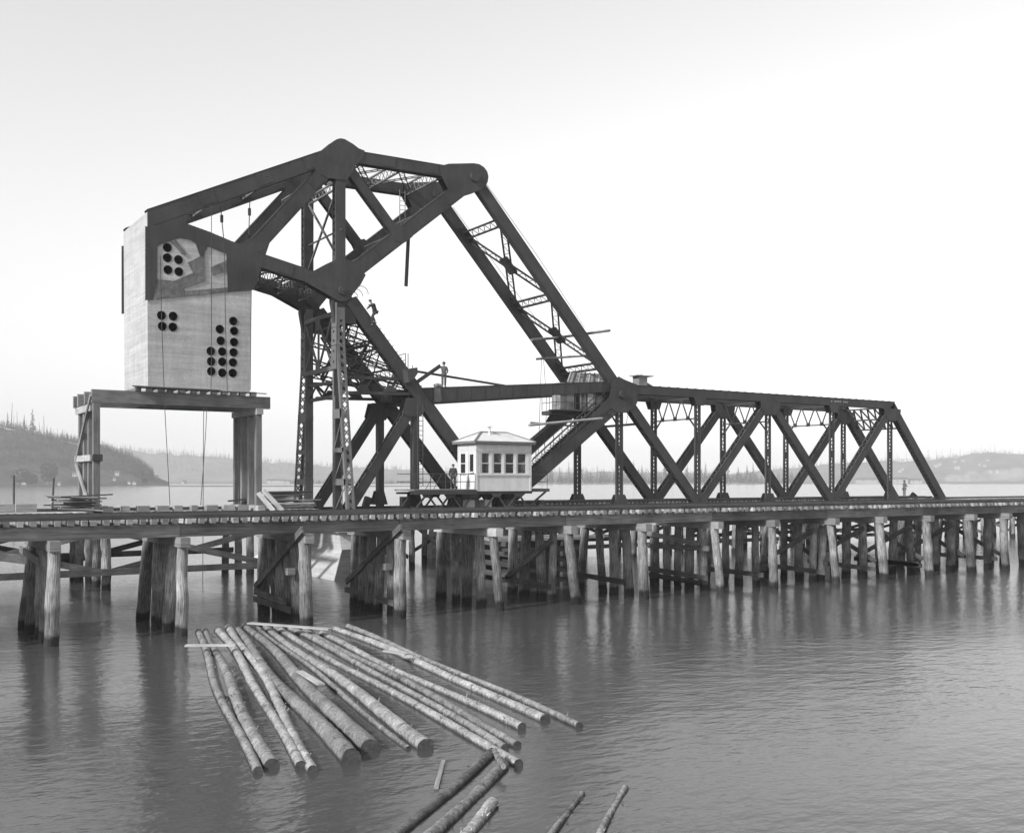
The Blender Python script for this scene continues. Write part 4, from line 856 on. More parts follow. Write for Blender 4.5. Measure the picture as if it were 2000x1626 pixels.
window(hs, 'y', HX0 + .05, 62.5, 63.25, sill_z, head_z, 1)
for a, b in ((61.5, 62.2), (62.5, 63.2)): window(hs, 'y', HX1 - .05, a, b, sill_z, head_z, -1)
g = MB(); a, b = 61.38, 62.07; x = HX0 + .05
g.box((x, a + .05, (fl + head_z) / 2), (.05, .1, head_z - fl)); g.box((x, b - .05, (fl + head_z) / 2), (.05, .1, head_z - fl)); g.box((x, (a + b) / 2, head_z - .06), (.05, b - a - .2, .12)); g.box((x, (a + b) / 2, fl + .45), (.05, b - a - .2, .9)); g.box((x, (a + b) / 2, fl + 1.0), (.05, b - a - .2, .1))
dr = obj('door', g, 'white', hs); obj('pane', MB().box((x, (a + b) / 2, (fl + 1.05 + head_z - .12) / 2), (.012, b - a - .2, head_z - .12 - fl - 1.05)), 'glass', dr); obj('handle', MB().box((x - .05, a + .06, fl + .95), (.06, .03, .1)), 'hole', dr)
obj('sill_band', MB().box(((HX0 + HX1) / 2, HY0 - .03, sill_z - .09), (HX1 - HX0 + .1, .06, .07)), 'trim', hs); obj('head_band', MB().box(((HX0 + HX1) / 2, HY0 - .02, head_z + .08), (HX1 - HX0 + .06, .04, .07)), 'trim', hs)
for xx in (HX0, HX1): obj('corner_board', MB().box((xx, HY0 - .015, (hz0 + hz1) / 2), (.14, .05, hz1 - hz0)), 'trim', hs)
for k in range(5): x = (fw_w[k - 1][1] + (fw_w[k][0] if k < 4 else HX1)) / 2 if k else (HX0 + fw_w[0][0]) / 2; obj('mullion', MB().box((x, HY0 - .012, (sill_z + head_z) / 2), (.1, .03, head_z - sill_z)), 'trim', hs)
for k in range(6): z = head_z + .17 + k * .085; (obj('siding_board', MB().box(((HX0 + HX1) / 2, HY0 - .012, z), (HX1 - HX0 - .16, .03, .074)), 'white', hs), obj('siding_board', MB().box((HX0 - .012, (HY0 + HY1) / 2, z), (.03, HY1 - HY0 - .1, .074)), 'white', hs)) if z < hz1 - .03 else None
ev = .3; er = hz1 + .02
g = MB(); x0_, x1_, y0_, y1_ = HX0 - ev, HX1 + ev, HY0 - ev, HY1 + ev; rz_ = er + .85; ry = (HY0 + HY1) / 2; r0_, r1_ = HX0 + 1.15, HX1 - 1.15
vs = [(x0_, y0_, er + .16), (x1_, y0_, er + .16), (x1_, y1_, er + .16), (x0_, y1_, er + .16), (r0_, ry, rz_), (r1_, ry, rz_)]
g.add(vs, [(0, 1, 5, 4), (1, 2, 5), (2, 3, 4, 5), (3, 0, 4), (3, 2, 1, 0)]); rf = obj('roof', g, 'roofing', hs)
g = MB()
for a, b in ((0, 4), (1, 5), (2, 5), (3, 4), (4, 5)): g.beam(Vector(vs[a]) + Vector((0, 0, .02)), Vector(vs[b]) + Vector((0, 0, .02)), .06, .13)
obj('ridge_cap', g, 'eave', rf)
obj('eave', MB().box(((x0_ + x1_) / 2, (y0_ + y1_) / 2, er + .07), (x1_ - x0_ - .04, y1_ - y0_ - .04, .15)), 'eave', rf)
g = MB(); cx_ = atx(957.5, 61.8); g.tube([(cx_, 61.9, er + .5), (cx_, 61.9, er + 1.22)], .075, 10); g.tube([(cx_, 61.9, er + 1.2), (cx_, 61.9, er + 1.28)], .24, 12, r2=.1); g.tube([(cx_, 61.9, er + .5), (cx_, 61.9, er + .7)], .16, 12, r2=.1)
obj('stove_pipe', g, 'white', rf)

pz = at(870, 955, 61).z; PX0, PX1 = atx(808, 61), HX0
pf = thing('house_platform', (PX0, 61, 3.6), 'steel platform with railing and stubby braced legs under the white cabin', 'platform')
obj('deck', MB().box(((PX0 + PX1) / 2, 62.4, pz - .06), (PX1 - PX0 - .02, 2.8, .1)), 'timber', pf); obj('edge_channel', MB().box(((PX0 + PX1) / 2, 60.97, pz - .2), (PX1 - PX0 - .02, .08, .3)), 'steel', pf)
rx1 = atx(1073, 61); obj('deck', MB().box(((HX1 + rx1) / 2 + .02, 62.3, pz - .1), (rx1 - HX1, 2.6, .22)), 'steel', pf)
g = MB()
for i in range(9):
    x = PX0 + .1 + i * (PX1 - PX0 - .2) / 8
    if i % 2 == 0 or i > 6: g.tube([(x, 61.02, pz), (x, 61.02, pz + 1.02)], .024, 6)
for z in (.5, 1.02): g.tube([(PX0 + .1, 61.02, pz + z), (PX1 - .1, 61.02, pz + z)], .024, 6); g.tube([(PX0 + .1, 61.02, pz + z), (PX0 + .1, 63.6, pz + z)], .024, 6)
for x in (PX0 + .9, PX0 + 1.5): g.tube([(x, 61.02, pz), (x + .6, 61.02, pz + 1.0)], .024, 6)
obj('railing', g, 'steel', pf); g = MB()
for z in (.5, 1.0): g.tube([(HX1 + .1, 61.1, pz + z), (rx1 - .1, 61.1, pz + z)], .024, 6)
g.tube([(rx1 - .12, 61.1, pz), (rx1 - .12, 61.1, pz + 1.0)], .024, 6)
obj('railing', g, 'steel', pf)
for y in (61.15, 63.3):
    g = MB(); za, zb = hz0 - .05 if y < 62 else hz0 - .05, 3.95; x0_, x1_ = PX0 - .1, HX1 + .2
    g.box(((x0_ + x1_) / 2, y, za - .06), (x1_ - x0_, .18, .14)); g.box(((x0_ + x1_) / 2, y, zb), (x1_ - x0_, .22, .16))
    n = 10
    for i in range(n):
        a = x0_ + .25 + i * (x1_ - x0_ - .5) / n; b = a + (x1_ - x0_ - .5) / n; p, q_ = ((a, za - .1), (b, zb + .08)) if i % 2 else ((a, zb + .08), (b, za - .1)); g.beam(V3(p, y), V3(q_, y), .1, .12)
        if i % 2: g.prism([(a - .42, za - .12), (a + .42, za - .12), (a + .25, za - .36), (a - .25, za - .36)], y - .11, y - .07)
        else: g.prism([(a - .4, zb + .07), (a + .4, zb + .07), (a + .22, zb + .3), (a - .22, zb + .3)], y - .11, y - .07)
    obj('braced_girder', g, 'steel', pf)
for x in (PX0 + .2, (PX0 + HX1) / 2, HX1 - .1): obj('leg', MB().box((x, 61.25, 3.6), (.5, .3, .62)), 'steel_dull_lit', pf); obj('cross_beam', MB().box((x, 62.7, 3.55), (.3, 3.0, .5)), 'steel', pf)
for i, x in enumerate((atx(935, 61), atx(948, 61), atx(968, 61), atx(1012, 61))): obj('machine_case', MB().box((x, 62.3, 4.35), (.55, .7, .62)), 'steel_dull_lit' if i % 2 else 'trim', pf)
obj('support_beam', MB().box(((PX0 + HX1) / 2, 61.2, 3.2), (HX1 - PX0 + 1, .35, .35)), 'timber_dark', pf)
obj('stay', MB().beam((rx1 - .1, 61.3, pz - .2), (HX1 - .2, 61.3, 4.0), .12, .1), 'steel', pf)

# ================================================================== PEOPLE
def person(name, foot, face, J, label, cloth, hat, scale=1.0, coat='cloth_dark'):
    """J: joints in metres, x to the right as the figure faces the viewer's way, y forward, z up; face: heading in world degrees"""
    t = thing(name, foot, label, 'person'); rot = Matrix.Rotation(R(face), 4, 'Z')
    def tf(p): return rot @ (Vector(p) * scale)
    def skin(nm, verts, edges, rad, m, root=0, sub=2):
        me = bpy.data.meshes.new(nm); me.from_pydata([tf(v) for v in verts], edges, []); o = link(bpy.data.objects.new(nm, me))
        md = o.modifiers.new('s', 'SKIN'); sv_ = me.skin_vertices[0].data
        for i, r in enumerate(rad): sv_[i].radius = (r[0] * scale, r[1] * scale) if isinstance(r, tuple) else (r * scale, r * scale)
        sv_[root].use_root = True; o.modifiers.new('u', 'SUBSURF').levels = sub; o.modifiers['u'].render_levels = sub
        bpy.context.view_layer.update(); d = bpy.context.evaluated_depsgraph_get(); nm_ = bpy.data.meshes.new_from_object(o.evaluated_get(d)); o.modifiers.clear(); o.data = nm_
        nm_.polygons.foreach_set('use_smooth', [True] * len(nm_.polygons)); nm_.materials.append(M[m]); o.parent = t; return o
    names = ['pelvis', 'waist', 'chest', 'neck', 'jaw', 'crown', 'shL', 'elL', 'wrL', 'haL', 'shR', 'elR', 'wrR', 'haR', 'hipL', 'knL', 'anL', 'toL', 'hipR', 'knR', 'anR', 'toR']
    vs = [J[n] for n in names]; ix = {n: i for i, n in enumerate(names)}
    E = [('pelvis', 'waist'), ('waist', 'chest'), ('chest', 'neck'), ('neck', 'jaw'), ('jaw', 'crown'), ('chest', 'shL'), ('shL', 'elL'), ('elL', 'wrL'), ('wrL', 'haL'), ('chest', 'shR'), ('shR', 'elR'), ('elR', 'wrR'), ('wrR', 'haR'),
         ('pelvis', 'hipL'), ('hipL', 'knL'), ('knL', 'anL'), ('anL', 'toL'), ('pelvis', 'hipR'), ('hipR', 'knR'), ('knR', 'anR'), ('anR', 'toR')]
    rad = {'pelvis': (.11, .08), 'waist': (.10, .075), 'chest': (.115, .08), 'neck': .055, 'jaw': (.075, .085), 'crown': (.075, .085), 'sh': .06, 'el': .045, 'wr': .03, 'ha': .035, 'hip': .09, 'kn': .06, 'an': .042, 'to': .04}
    rr_ = lambda n: rad.get(n) or rad[n[:-1]]
    body = skin('body', vs, [(ix[a], ix[b]) for a, b in E], [rr_(n) for n in names], 'skin')
    # fingers: five short chains from each palm
    g = MB()
    for s in 'LR':
        h, w = Vector(J['ha' + s]), Vector(J['wr' + s]); d = (h - w).normalized(); sd = d.cross(Vector((0, 1, 0))); sd = sd.normalized() if sd.length > .1 else Vector((1, 0, 0)); cu = d.cross(sd)
        for k, (o_, ln) in enumerate(((-.03, .075), (-.011, .088), (.009, .083), (.028, .065))):
            b0 = h + sd * o_; g.tube([tf(b0) + t.location, tf(b0 + d * ln * .55 + cu * .008) + t.location, tf(b0 + d * ln + cu * .03) + t.location], .0095 * scale, 6, r2=.007 * scale)
        b0 = w.lerp(h, .4) - sd * .028; g.tube([tf(b0) + t.location, tf(b0 - sd * .025 + d * .03) + t.location, tf(b0 - sd * .03 + d * .065) + t.location], .011 * scale, 6, r2=.008 * scale)
    hd = obj('fingers', g, 'skin', body); hd.location = (0, 0, 0); hd.parent = t; hd.name = 'fingers'
    g = MB(); jw, cr_ = Vector(J['jaw']), Vector(J['crown']); mid_ = jw.lerp(cr_, .45); f = Vector((0, .085, 0))
    def blob(c, r, n=8): g.tube([tf(c + Vector((0, 0, -r))) + t.location, tf(c) + t.location, tf(c + Vector((0, 0, r))) + t.location], r * scale, n)
    g.tube([tf(mid_ + f + Vector((0, -.01, .03))) + t.location, tf(mid_ + f + Vector((0, .025, -.02))) + t.location], .008 * scale, 6, r2=.016 * scale)
    for s in (-1, 1): g.tube([tf(mid_ + Vector((s * .082, -.01, .015))) + t.location, tf(mid_ + Vector((s * .088, -.012, -.03))) + t.location], .017 * scale, 6)
    obj('face', g, 'skin', t)
    g = MB()
    for s in (-1, 1): g.box(tf(mid_ + f + Vector((s * .032, -.004, .028))) + t.location, (.022 * scale, .012 * scale, .01 * scale))
    g.box(tf(mid_ + f + Vector((0, -.004, -.055))) + t.location, (.045 * scale, .012 * scale, .01 * scale)); obj('eyes_and_mouth', g, 'hole', t)
    g = MB(); g.tube([tf(cr_ + Vector((0, -.02, -.06))) + t.location, tf(cr_ + Vector((0, -.02, .02))) + t.location], .088 * scale, 10); obj('hair', g, 'cloth_dark', t)
    # clothing
    tr_n = ['pelvis', 'hipL', 'knL', 'anL', 'hipR', 'knR', 'anR']; ti = {n: i for i, n in enumerate(tr_n)}
    skin('trousers', [J[n] for n in tr_n], [(0, 1), (1, 2), (2, 3), (0, 4), (4, 5), (5, 6)], [(.165, .125), .108, .085, .078, .108, .085, .078], cloth)
    co_n = ['waist', 'pelvis', 'chest', 'neck', 'shL', 'elL', 'wrL', 'shR', 'elR', 'wrR']; ci = {n: i for i, n in enumerate(co_n)}
    ce = [('pelvis', 'waist'), ('waist', 'chest'), ('chest', 'neck'), ('chest', 'shL'), ('shL', 'elL'), ('elL', 'wrL'), ('chest', 'shR'), ('shR', 'elR'), ('elR', 'wrR')]
    skin('jacket', [J[n] for n in co_n], [(ci[a], ci[b]) for a, b in ce], [(.165, .12), (.175, .13), (.18, .135), .075, .082, .066, .05, .082, .066, .05], coat)
    for s in 'LR':
        a, b = Vector(J['an' + s]), Vector(J['to' + s]); g = MB(); g.tube([tf(a + Vector((0, 0, .1))) + t.location, tf(a) + t.location], .06 * scale, 8); g.beam(tf(a + Vector((0, -.05, -.05))) + t.location, tf(b + Vector((0, .05, -.02))) + t.location, .075 * scale, .095 * scale, h2=.05 * scale); obj('boot', g, 'felt', t)
    g = MB(); c = cr_ + Vector((0, -.005, .0))
    if hat == 'hat': g.tube([tf(c + Vector((0, 0, -.005))) + t.location, tf(c + Vector((0, 0, .015))) + t.location], .165 * scale, 14); g.tube([tf(c) + t.location, tf(c + Vector((0, 0, .07))) + t.location, tf(c + Vector((0, 0, .12))) + t.location], .1 * scale, 12, r2=.07 * scale)
    else: g.tube([tf(c + Vector((0, 0, -.02))) + t.location, tf(c + Vector((0, 0, .06))) + t.location], .108 * scale, 12, r2=.085 * scale); g.box(tf(c + Vector((0, .11, -.005))) + t.location, (.13 * scale, .1 * scale, .015 * scale))
    obj('hat' if hat == 'hat' else 'cap', g, 'felt', t)
    return t
def stand(**k):
    J = dict(pelvis=(0, 0, .93), waist=(0, 0, 1.1), chest=(0, 0, 1.34), neck=(0, .01, 1.47), jaw=(0, .03, 1.54), crown=(0, .02, 1.68), shL=(-.19, 0, 1.40), elL=(-.25, 0, 1.12), wrL=(-.25, .06, .88), haL=(-.25, .08, .81), shR=(.19, 0, 1.40), elR=(.25, 0, 1.12), wrR=(.25, .06, .88), haR=(.25, .08, .81),
             hipL=(-.1, 0, .88), knL=(-.12, .02, .48), anL=(-.13, 0, .08), toL=(-.14, .16, .035), hipR=(.1, 0, .88), knR=(.12, .02, .48), anR=(.13, 0, .08), toR=(.15, .16, .035)); J.update(k); return J
cam_face = 180 - math.degrees(TH)
p = at(867, 755, YN + .35); sp_, sq_ = xz(815, 772, YF + .5), xz(1206, 754, YF + .5); tt = (p.x - sp_[0]) / (sq_[0] - sp_[0])
ztop_ = sp_[1] + (sq_[1] - sp_[1]) * tt + (.51 + (.38 - .51) * tt) + .02
person('person', (p.x, YN + .35, ztop_), cam_face, stand(shR=(.19, 0, 1.41), elR=(.36, .05, 1.43), wrR=(.56, .06, 1.36), haR=(.63, .06, 1.33), elL=(-.27, -.04, 1.14), wrL=(-.2, .02, .95), haL=(-.16, .05, .9), knL=(-.1, .02, .48), knR=(.1, .02, .48), anL=(-.09, 0, .08), anR=(.1, 0, .08)),
       'worker in brimmed hat standing on the steel strut with one arm out along a plank', 'cloth_mid', 'hat', 1.0, 'cloth_mid')
p = at(885, 955, 61.9)
person('person', (p.x, 61.9, pz - .005), cam_face, stand(), 'man in dark suit and cap standing on the platform by the white cabin', 'cloth_dark', 'cap', .98, 'cloth_dark')
p = at(1766, 975, 66.2)
person('person', (p.x, 66.2, 4.29), cam_face + 95, stand(elL=(-.26, .1, 1.14), wrL=(-.12, .28, 1.15), haL=(-.06, .32, 1.16), elR=(.26, .1, 1.14), wrR=(.12, .28, 1.12), haR=(.05, .32, 1.12)), 'man in pale overalls standing on the bridge deck near the end of the span', 'cloth_light', 'cap', 1.0, 'cloth_light')
c = at(716, 634, YF - .3); 
person('person', (c.x + .45, YF - .3, c.z + .0), 100, stand(pelvis=(0, -.22, .98), waist=(0, -.2, 1.14), chest=(0, -.02, 1.33), neck=(0, .1, 1.43), jaw=(0, .16, 1.5), crown=(0, .2, 1.63), shL=(-.18, 0, 1.38), shR=(.18, 0, 1.38), elL=(-.22, .22, 1.28), wrL=(-.15, .42, 1.3), haL=(-.14, .49, 1.31), elR=(.22, .2, 1.2), wrR=(.15, .36, 1.08), haR=(.15, .42, 1.05),
       hipL=(-.1, -.2, .9), knL=(-.12, .1, .62), anL=(-.12, -.08, .25), toL=(-.13, .08, .2), hipR=(.1, -.2, .9), knR=(.12, .0, .5), anR=(.12, -.12, .08), toR=(.13, .04, .03)), 'man climbing the sloping tower leg just under the counterweight pivot', 'cloth_dark', 'cap', 1.0, 'cloth_dark').rotation_euler = (0, 0, 0)

# ================================================================== LOOSE TIMBER, SCAFFOLD POLES, ROPES
def stick(name, pts, r, m, label, cat, group=None, n=7): 
    pts = [Vector(p) for p in pts]; return solo(name, MB().tube(pts, r, n), m, pts[0], label, cat, group)
def board(name, p, q, h, w, m, label, cat, group=None, up=(0, 0, 1)):
    return solo(name, MB().beam(p, q, h, w, up), m, p, label, cat, group)
SP = 'scaffold poles on the links and span'
stick('scaffold_pole', [at(1038, 664, YF - .5), at(1092, 659, YF + 3), at(1192, 645, YF - .3)], .11, 'timber', 'long round pole laid across both links at the lower centre plate', 'pole', SP)
stick('scaffold_pole', [at(1047, 701, YF + 4.5), at(1168, 693, YF + .9)], .09, 'timber', 'round pole across the links just above the machinery cabin', 'pole', SP)
stick('scaffold_pole', [at(1033, 830, YF - .6), at(1176, 817, YF - .5)], .10, 'timber_new', 'thick pale pole tied across the stair above the white cabin roof', 'pole', SP)
stick('scaffold_pole', [at(1036, 825, YF + 3), at(1172, 836, YF + 2)], .07, 'timber', 'thin dark pole crossing the thick one over the stair', 'pole', SP)
stick('scaffold_pole', [at(1142, 836, YF + 2), at(1254, 827, YF + .75)], .10, 'timber', 'pole slung level behind the first post of the span by ropes', 'pole', SP)
stick('pipe', [at(807, 724, YF + 1.0), at(986, 753, YF + .6)], .085, 'steel', 'long thin pipe sloping down from the tower to the strut behind the worker', 'pipe')
board('plank', at(810, 749, YF + .1), at(860, 714, YF + .35), .26, .07, 'timber_dark', 'dark plank leaning up from the tower to the worker\'s hand', 'plank')
board('hanging_plank', at(798, 455, YF + .9), at(793, 559, YF + .9), .08, .24, 'timber_dark', 'plank hanging straight down from the counterweight arm against the sky', 'plank', None, (0, 1, 0))
RG = 'ropes hanging in front of the counterweight'
def rope(pts, Y, label, r=.021):
    return stick('rope', [at(a, b, Y) for a, b in pts], r, 'rope', label, 'rope', RG, 5)
rope([(313, 500), (316, 640), (322, 800), (332, 986)], 62.6, 'rope hanging down the left side of the counterweight to the deck')
rope([(413, 400), (413, 560), (413, 700), (412, 770)], 63.6, 'rope hanging down the middle of the concrete block')
rope([(438, 470), (440, 610), (444, 765)], 63.6, 'rope hanging just right of the middle of the concrete block')
rope([(398, 790), (397, 900), (396, 1145)], 62.5, 'long rope from the staging beam down to the water')
rope([(404, 792), (402, 840), (392, 986)], 62.4, 'slanting rope beside the long one, ending on the deck')
rope([(491, 566), (490, 640), (489, 762)], 63.7, 'rope along the right edge of the concrete block')
rope([(948, 357), (1050, 500), (1142, 640)], YF + .1, 'thin line running down above the near link')
rope([(885, 405), (1000, 560), (1060, 640)], YF + 3.2, 'thin line strung between the two links', .018)
rope([(1058, 690), (1055, 780), (1053, 850), (1050, 905)], YF + 4, 'fall line hanging from the pole left of the machinery cabin')
rope([(1061, 690), (1068, 790), (1064, 860)], YF + 4, 'second fall line nearest the machinery cabin')
rope([(1228, 800), (1223, 830)], YF - .05, 'short sling holding the pole below the hip gusset')
for (a, b, c_, d_, lab) in ((431, 405, 437, 468, 'chain hoist hanging under the middle of the counterweight truss top chord'), (488, 390, 486, 458, 'chain hoist hanging near the upper end of the top chord')):
    t = thing('chain_hoist', at(c_, d_, YN), lab, 'chain hoist'); p, q = at(a, b, YN), at(c_, d_, YN)
    obj('chain', MB().tube([p, q], .03, 6), 'rope', t); m_ = p.lerp(q, .35); obj('hoist_block', MB().tube([m_ + Vector((0, 0, .22)), m_, m_ - Vector((0, 0, .22))], .1, 8), 'rope', t); obj('hook', MB().tube([q, q + Vector((.08, 0, -.1)), q + Vector((0, 0, -.2)), q + Vector((-.09, 0, -.12))], .03, 6), 'rope', t)
# far ladder under the top chord
g = MB(); lp = at(786, 432, YB - .4); 
for s in (-.22, .22): g.tube([(lp.x + s, lp.y, lp.z), (lp.x + s, lp.y, lp.z + 2.3)], .03, 6)
lad = thing('ladder', lp, 'ladder standing on the far counterweight arm under the top chord', 'ladder'); obj('stile', g, 'timber', lad)
for i in range(7): obj('rung', MB().tube([(lp.x - .22, lp.y, lp.z + .2 + i * .32), (lp.x + .22, lp.y, lp.z + .2 + i * .32)], .02, 5), 'timber', lad)
# cable coils by the pivot, box on the top chord
g = MB()
for k, (cx, cy, r) in enumerate(((690, 580, .34), (697, 577, .42), (706, 573, .5))):
    c = at(cx, cy, YF + .3); g.tube([c + Vector((r * math.cos(a / 8 * math.pi), 0, r * math.sin(a / 8 * math.pi))) for a in range(0, 9)], .022, 5)
solo('cable_coil', g, 'rope', at(697, 582, YF + .3), 'loops of cable standing beside the counterweight pivot', 'cable')
c = at(1250, 752, YF + .4); wb = thing('winch_box', c, 'small box with a wide flat lid standing on top of the span', 'box')
obj('case', MB().box((c.x, c.y, c.z + .32), (.85, .8, .75)), 'timber', wb); obj('lid', MB().box((c.x + .15, c.y, c.z + .73), (1.75, 1.0, .07)), 'timber_new', wb); obj('knob', MB().box((c.x + .1, c.y, c.z + .8), (.15, .15, .1)), 'timber', wb)
c2 = at(1266, 757, YF + .4); g = MB(); g.tube([c2 + Vector((-.4, 0, .05)), c2 + Vector((-.1, 0, .22)), c2 + Vector((.4, 0, .05))], .17, 8, jit=.2, rnd=ra); solo('sack', g, 'cloth_mid', c2, 'dark sack lying on the top chord beside the lidded box', 'sack')
c2 = at(856, 755, YN + .35); g = MB(); g.tube([c2 + Vector((-.3, 0, .02)), c2 + Vector((-.05, 0, .14)), c2 + Vector((.3, 0, .02))], .14, 8, jit=.2, rnd=ra); solo('sack', g, 'cloth_light', (c2.x, c2.y, c2.z), 'small pale sack at the feet of the worker on the strut', 'sack')
g = MB(); c2 = at(1783, 975, 66.4); g.tube([(c2.x - .3, c2.y, 4.4), (c2.x, c2.y, 4.7), (c2.x + .5, c2.y, 4.42)], .16, 8, jit=.25, rnd=ra); solo('tool_bag', g, 'cloth_dark', (c2.x, c2.y, 4.3), 'tool bag on the deck beside the man in pale overalls', 'bag')
for i, (px, lab) in enumerate(((713, 'short tilted timber block on the deck near the tower foot'), (788, 'upright timber block on the deck left of the cabin platform'))):
    c = at(px, 983, 66.5); solo('timber_block', MB().beam((c.x, 66.5, 4.1), (c.x + (.25 if i == 0 else 0), 66.5, 4.1 + .75), .42, .4, (1, 0, 0)), 'timber_dark', (c.x, 66.5, 4.1), lab, 'timber block')
c = at(1055, 986, 61.6); dm = thing('steel_drum', (c.x, 61.6, 3.9), 'small steel drum standing right of the cabin platform', 'drum'); obj('shell', MB().tube([(c.x, 61.6, 3.9), (c.x, 61.6, 4.62)], .28, 14), 'steel', dm)
for z in (3.92, 4.26, 4.6): obj('hoop', MB().tube([(c.x, 61.6, z - .02), (c.x, 61.6, z + .02)], .3, 14), 'steel_dull_lit', dm)

def lumber(name, c, n, L, rnd, label, mats, ang, spread, zr):
    t = thing(name, c, label, 'lumber')
    for i in range(n):
        z = c[2] + .05 + zr * i / n; a = ang + rnd.uniform(-spread, spread); l = L * rnd.uniform(.55, 1.1); m0 = Vector((c[0] + rnd.uniform(-.5, .5), c[1] + rnd.uniform(-.6, .6), z)); d = Vector((math.cos(a), math.sin(a), rnd.uniform(-.05, .05))) * l / 2
        obj('plank', MB().beam(m0 - d, m0 + d, .07, .26), mats[rnd.randrange(len(mats))], t)
    return t
rl = random.Random(21)
c = at(152, 990, 62.2); lumber('lumber_pile', (c.x, 62.2, 4.3), 16, 2.6, rl, 'untidy heap of planks at the foot of the left staging posts', ['timber', 'timber_new', 'timber_dark'], -.15, .28, .85)
c = at(548, 990, 65.5); lumber('lumber_pile', (c.x, 65.5, 4.28), 18, 4.4, rl, 'stack of long planks between the staging and the tower leg', ['timber', 'timber_dark', 'timber_new'], .05, .12, 1.0)
c = at(560, 992, 62.9); lumber('lumber_pile', (c.x, 62.9, 4.3), 9, 3.6, rl, 'loose boards lying on the deck edge before the tower leg', ['timber_new', 'timber'], .1, .5, .22)
LB = 'boards leaning at the foot of the staging'
for k, (a, b, c_, d_, lab) in enumerate(((514, 957, 552, 997, 'pale board leaning against the right staging post, upper of the pair'), (504, 962, 534, 997, 'pale board leaning against the right staging post, lower of the pair'))):
    board('plank', at(a, b, 62.7), at(c_, d_, 61.9 - .2 * k), .06, .3, 'timber_new', lab, 'plank', LB, (0, -1, .4))
for k, (a, b, y, lab) in enumerate(((-10, 27, 62.0, 'squared timber lying at the far left end of the deck'), (30, 71, 61.6, 'longer squared timber lying left of the plank heap'))):
    x0_, x1_ = atx(a, y), atx(b, y); z = 4.3; board('squared_timber', (x0_, y, z + .22), (x1_, y, z + .22), .42, .42, 'timber_new', lab, 'timber', 'squared timbers on the deck')
board('plank', at(447, 978, 66.0), at(505, 972, 64.5), .1, .3, 'timber_dark', 'dark board sticking out left of the right staging posts', 'plank')
for k, (px, yt, yb, lab) in enumerate(((27, 928, 980, 'lone mooring pile standing in the water at the far left'), (103, 933, 976, 'leaning mooring pile between the far left pile and the staging'))):
    d = 170; p, q = atd(px - (0 if k == 0 else 3), yb + 60, d), atd(px + (0 if k == 0 else 2), yt, d); p = atd(px - 2 * k, 938 + 6 * FPX / d, d); p.z = -.5; stick('mooring_pile', [p, q], .17, 'timber_dark', lab, 'mooring pile')

# ================================================================== FLOATING LOGS
def zr2(x, y): return (340 + x / 2.381, 1180 + y / 2.381)
raft = [((122, 122), (372, 775), 46, 30, 'thin log at the left edge of the floating raft'), ((155, 116), (445, 748), 72, 28, 'stout log second from the left edge of the raft'),
        ((200, 116), (590, 750), 50, 34, 'third log from the left edge of the raft, dark barked'), ((250, 103), (660, 765), 50, 36, 'fourth log from the left edge of the raft'),
        ((305, 112), (808, 725), 92, 30, 'thick log with broad near end, fifth from the left of the raft'), ((330, 95), (905, 675), 92, 28, 'thickest pale log in the middle of the raft'),
        ((392, 104), (1092, 662), 30, 20, 'thin pale pole between the thickest log and the dark-ended log'), ((420, 103), (1185, 662), 76, 26, 'log with a wide dark sawn end right of the pale pole'),
        ((470, 103), (1610, 738), 46, 28, 'very long log reaching to the chained boom corner'), ((530, 108), (1550, 665), 40, 28, 'log tenth from the left edge of the raft'),
        ((600, 118), (1612, 648), 42, 28, 'log eleventh from the left edge of the raft'), ((682, 130), (1615, 572), 44, 28, 'log twelfth from the left edge, third from the right edge of the raft'),
        ((742, 108), (1725, 534), 52, 30, 'stout log second from the right edge of the raft'), ((802, 99), (1892, 562), 36, 26, 'thin long log at the right edge of the raft')]
rk = random.Random(8)
def log(p, q, rp, rq, label, group, m='bark', name='floating_log', n=90):
    """q is the near butt"""
    p, q = Vector(p), Vector(q); pts = []; d = (q - p); sd = Vector((-d.y, d.x, 0)).normalized(); LL = min(1, d.length / 18); w1 = rk.uniform(-.2, .2) * LL; ph = rk.uniform(0, 6)
    for i in range(n + 1): t = i / n; pts.append(p.lerp(q, t) + sd * (w1 * math.sin(t * math.pi + .3) + .06 * LL * math.sin(t * 9 * LL + ph)) + Vector((0, 0, .02 * math.sin(t * 7 + ph))))
    g = MB().tube(pts, rp, 20, r2=rq, cap=False); so_ = Vector((rk.uniform(0, 99), 0, 0))
    for k, v in enumerate(g.v):
        c = pts[k // 20]; u = v - c; f_ = 1 + .10 * mnoise.noise(v * 3.1 + so_) + .07 * mnoise.noise(v * 11 + so_) - .10 * max(0, mnoise.noise(v * 1.4 + so_ * 2) - .25)
        g.v[k] = c + u * f_
    for k in range(rk.randrange(7, 14)):            # knots and bark ridges
        i = rk.randrange(4, n - 2); a = rk.uniform(.3, 1.4) * rk.choice((-1, 1)); r_ = rp + (rq - rp) * i / n; c = pts[i] + sd * math.sin(a) * r_ * .9 + Vector((0, 0, math.cos(a) * r_ * .95)); g.tube([c - Vector((0, 0, .03)), c + (c - pts[i]).normalized() * rk.uniform(.03, .1)], r_ * .16, 6, r2=r_ * .09)
    o = solo(name, g, m, (p.x, p.y, 0), label, 'log', group)
    dn = (pts[-1] - pts[-2]).normalized(); obj('cut_end', MB().tube([pts[-1] - dn * .03, pts[-1] + dn * .012], rq * .97, 14, jit=.04, rnd=rk), 'logend', o)
    dn = (pts[0] - pts[1]).normalized(); obj('cut_end', MB().tube([pts[0] - dn * .03, pts[0] + dn * .012], rp * .95, 14, jit=.04, rnd=rk), 'logend', o)
    return o
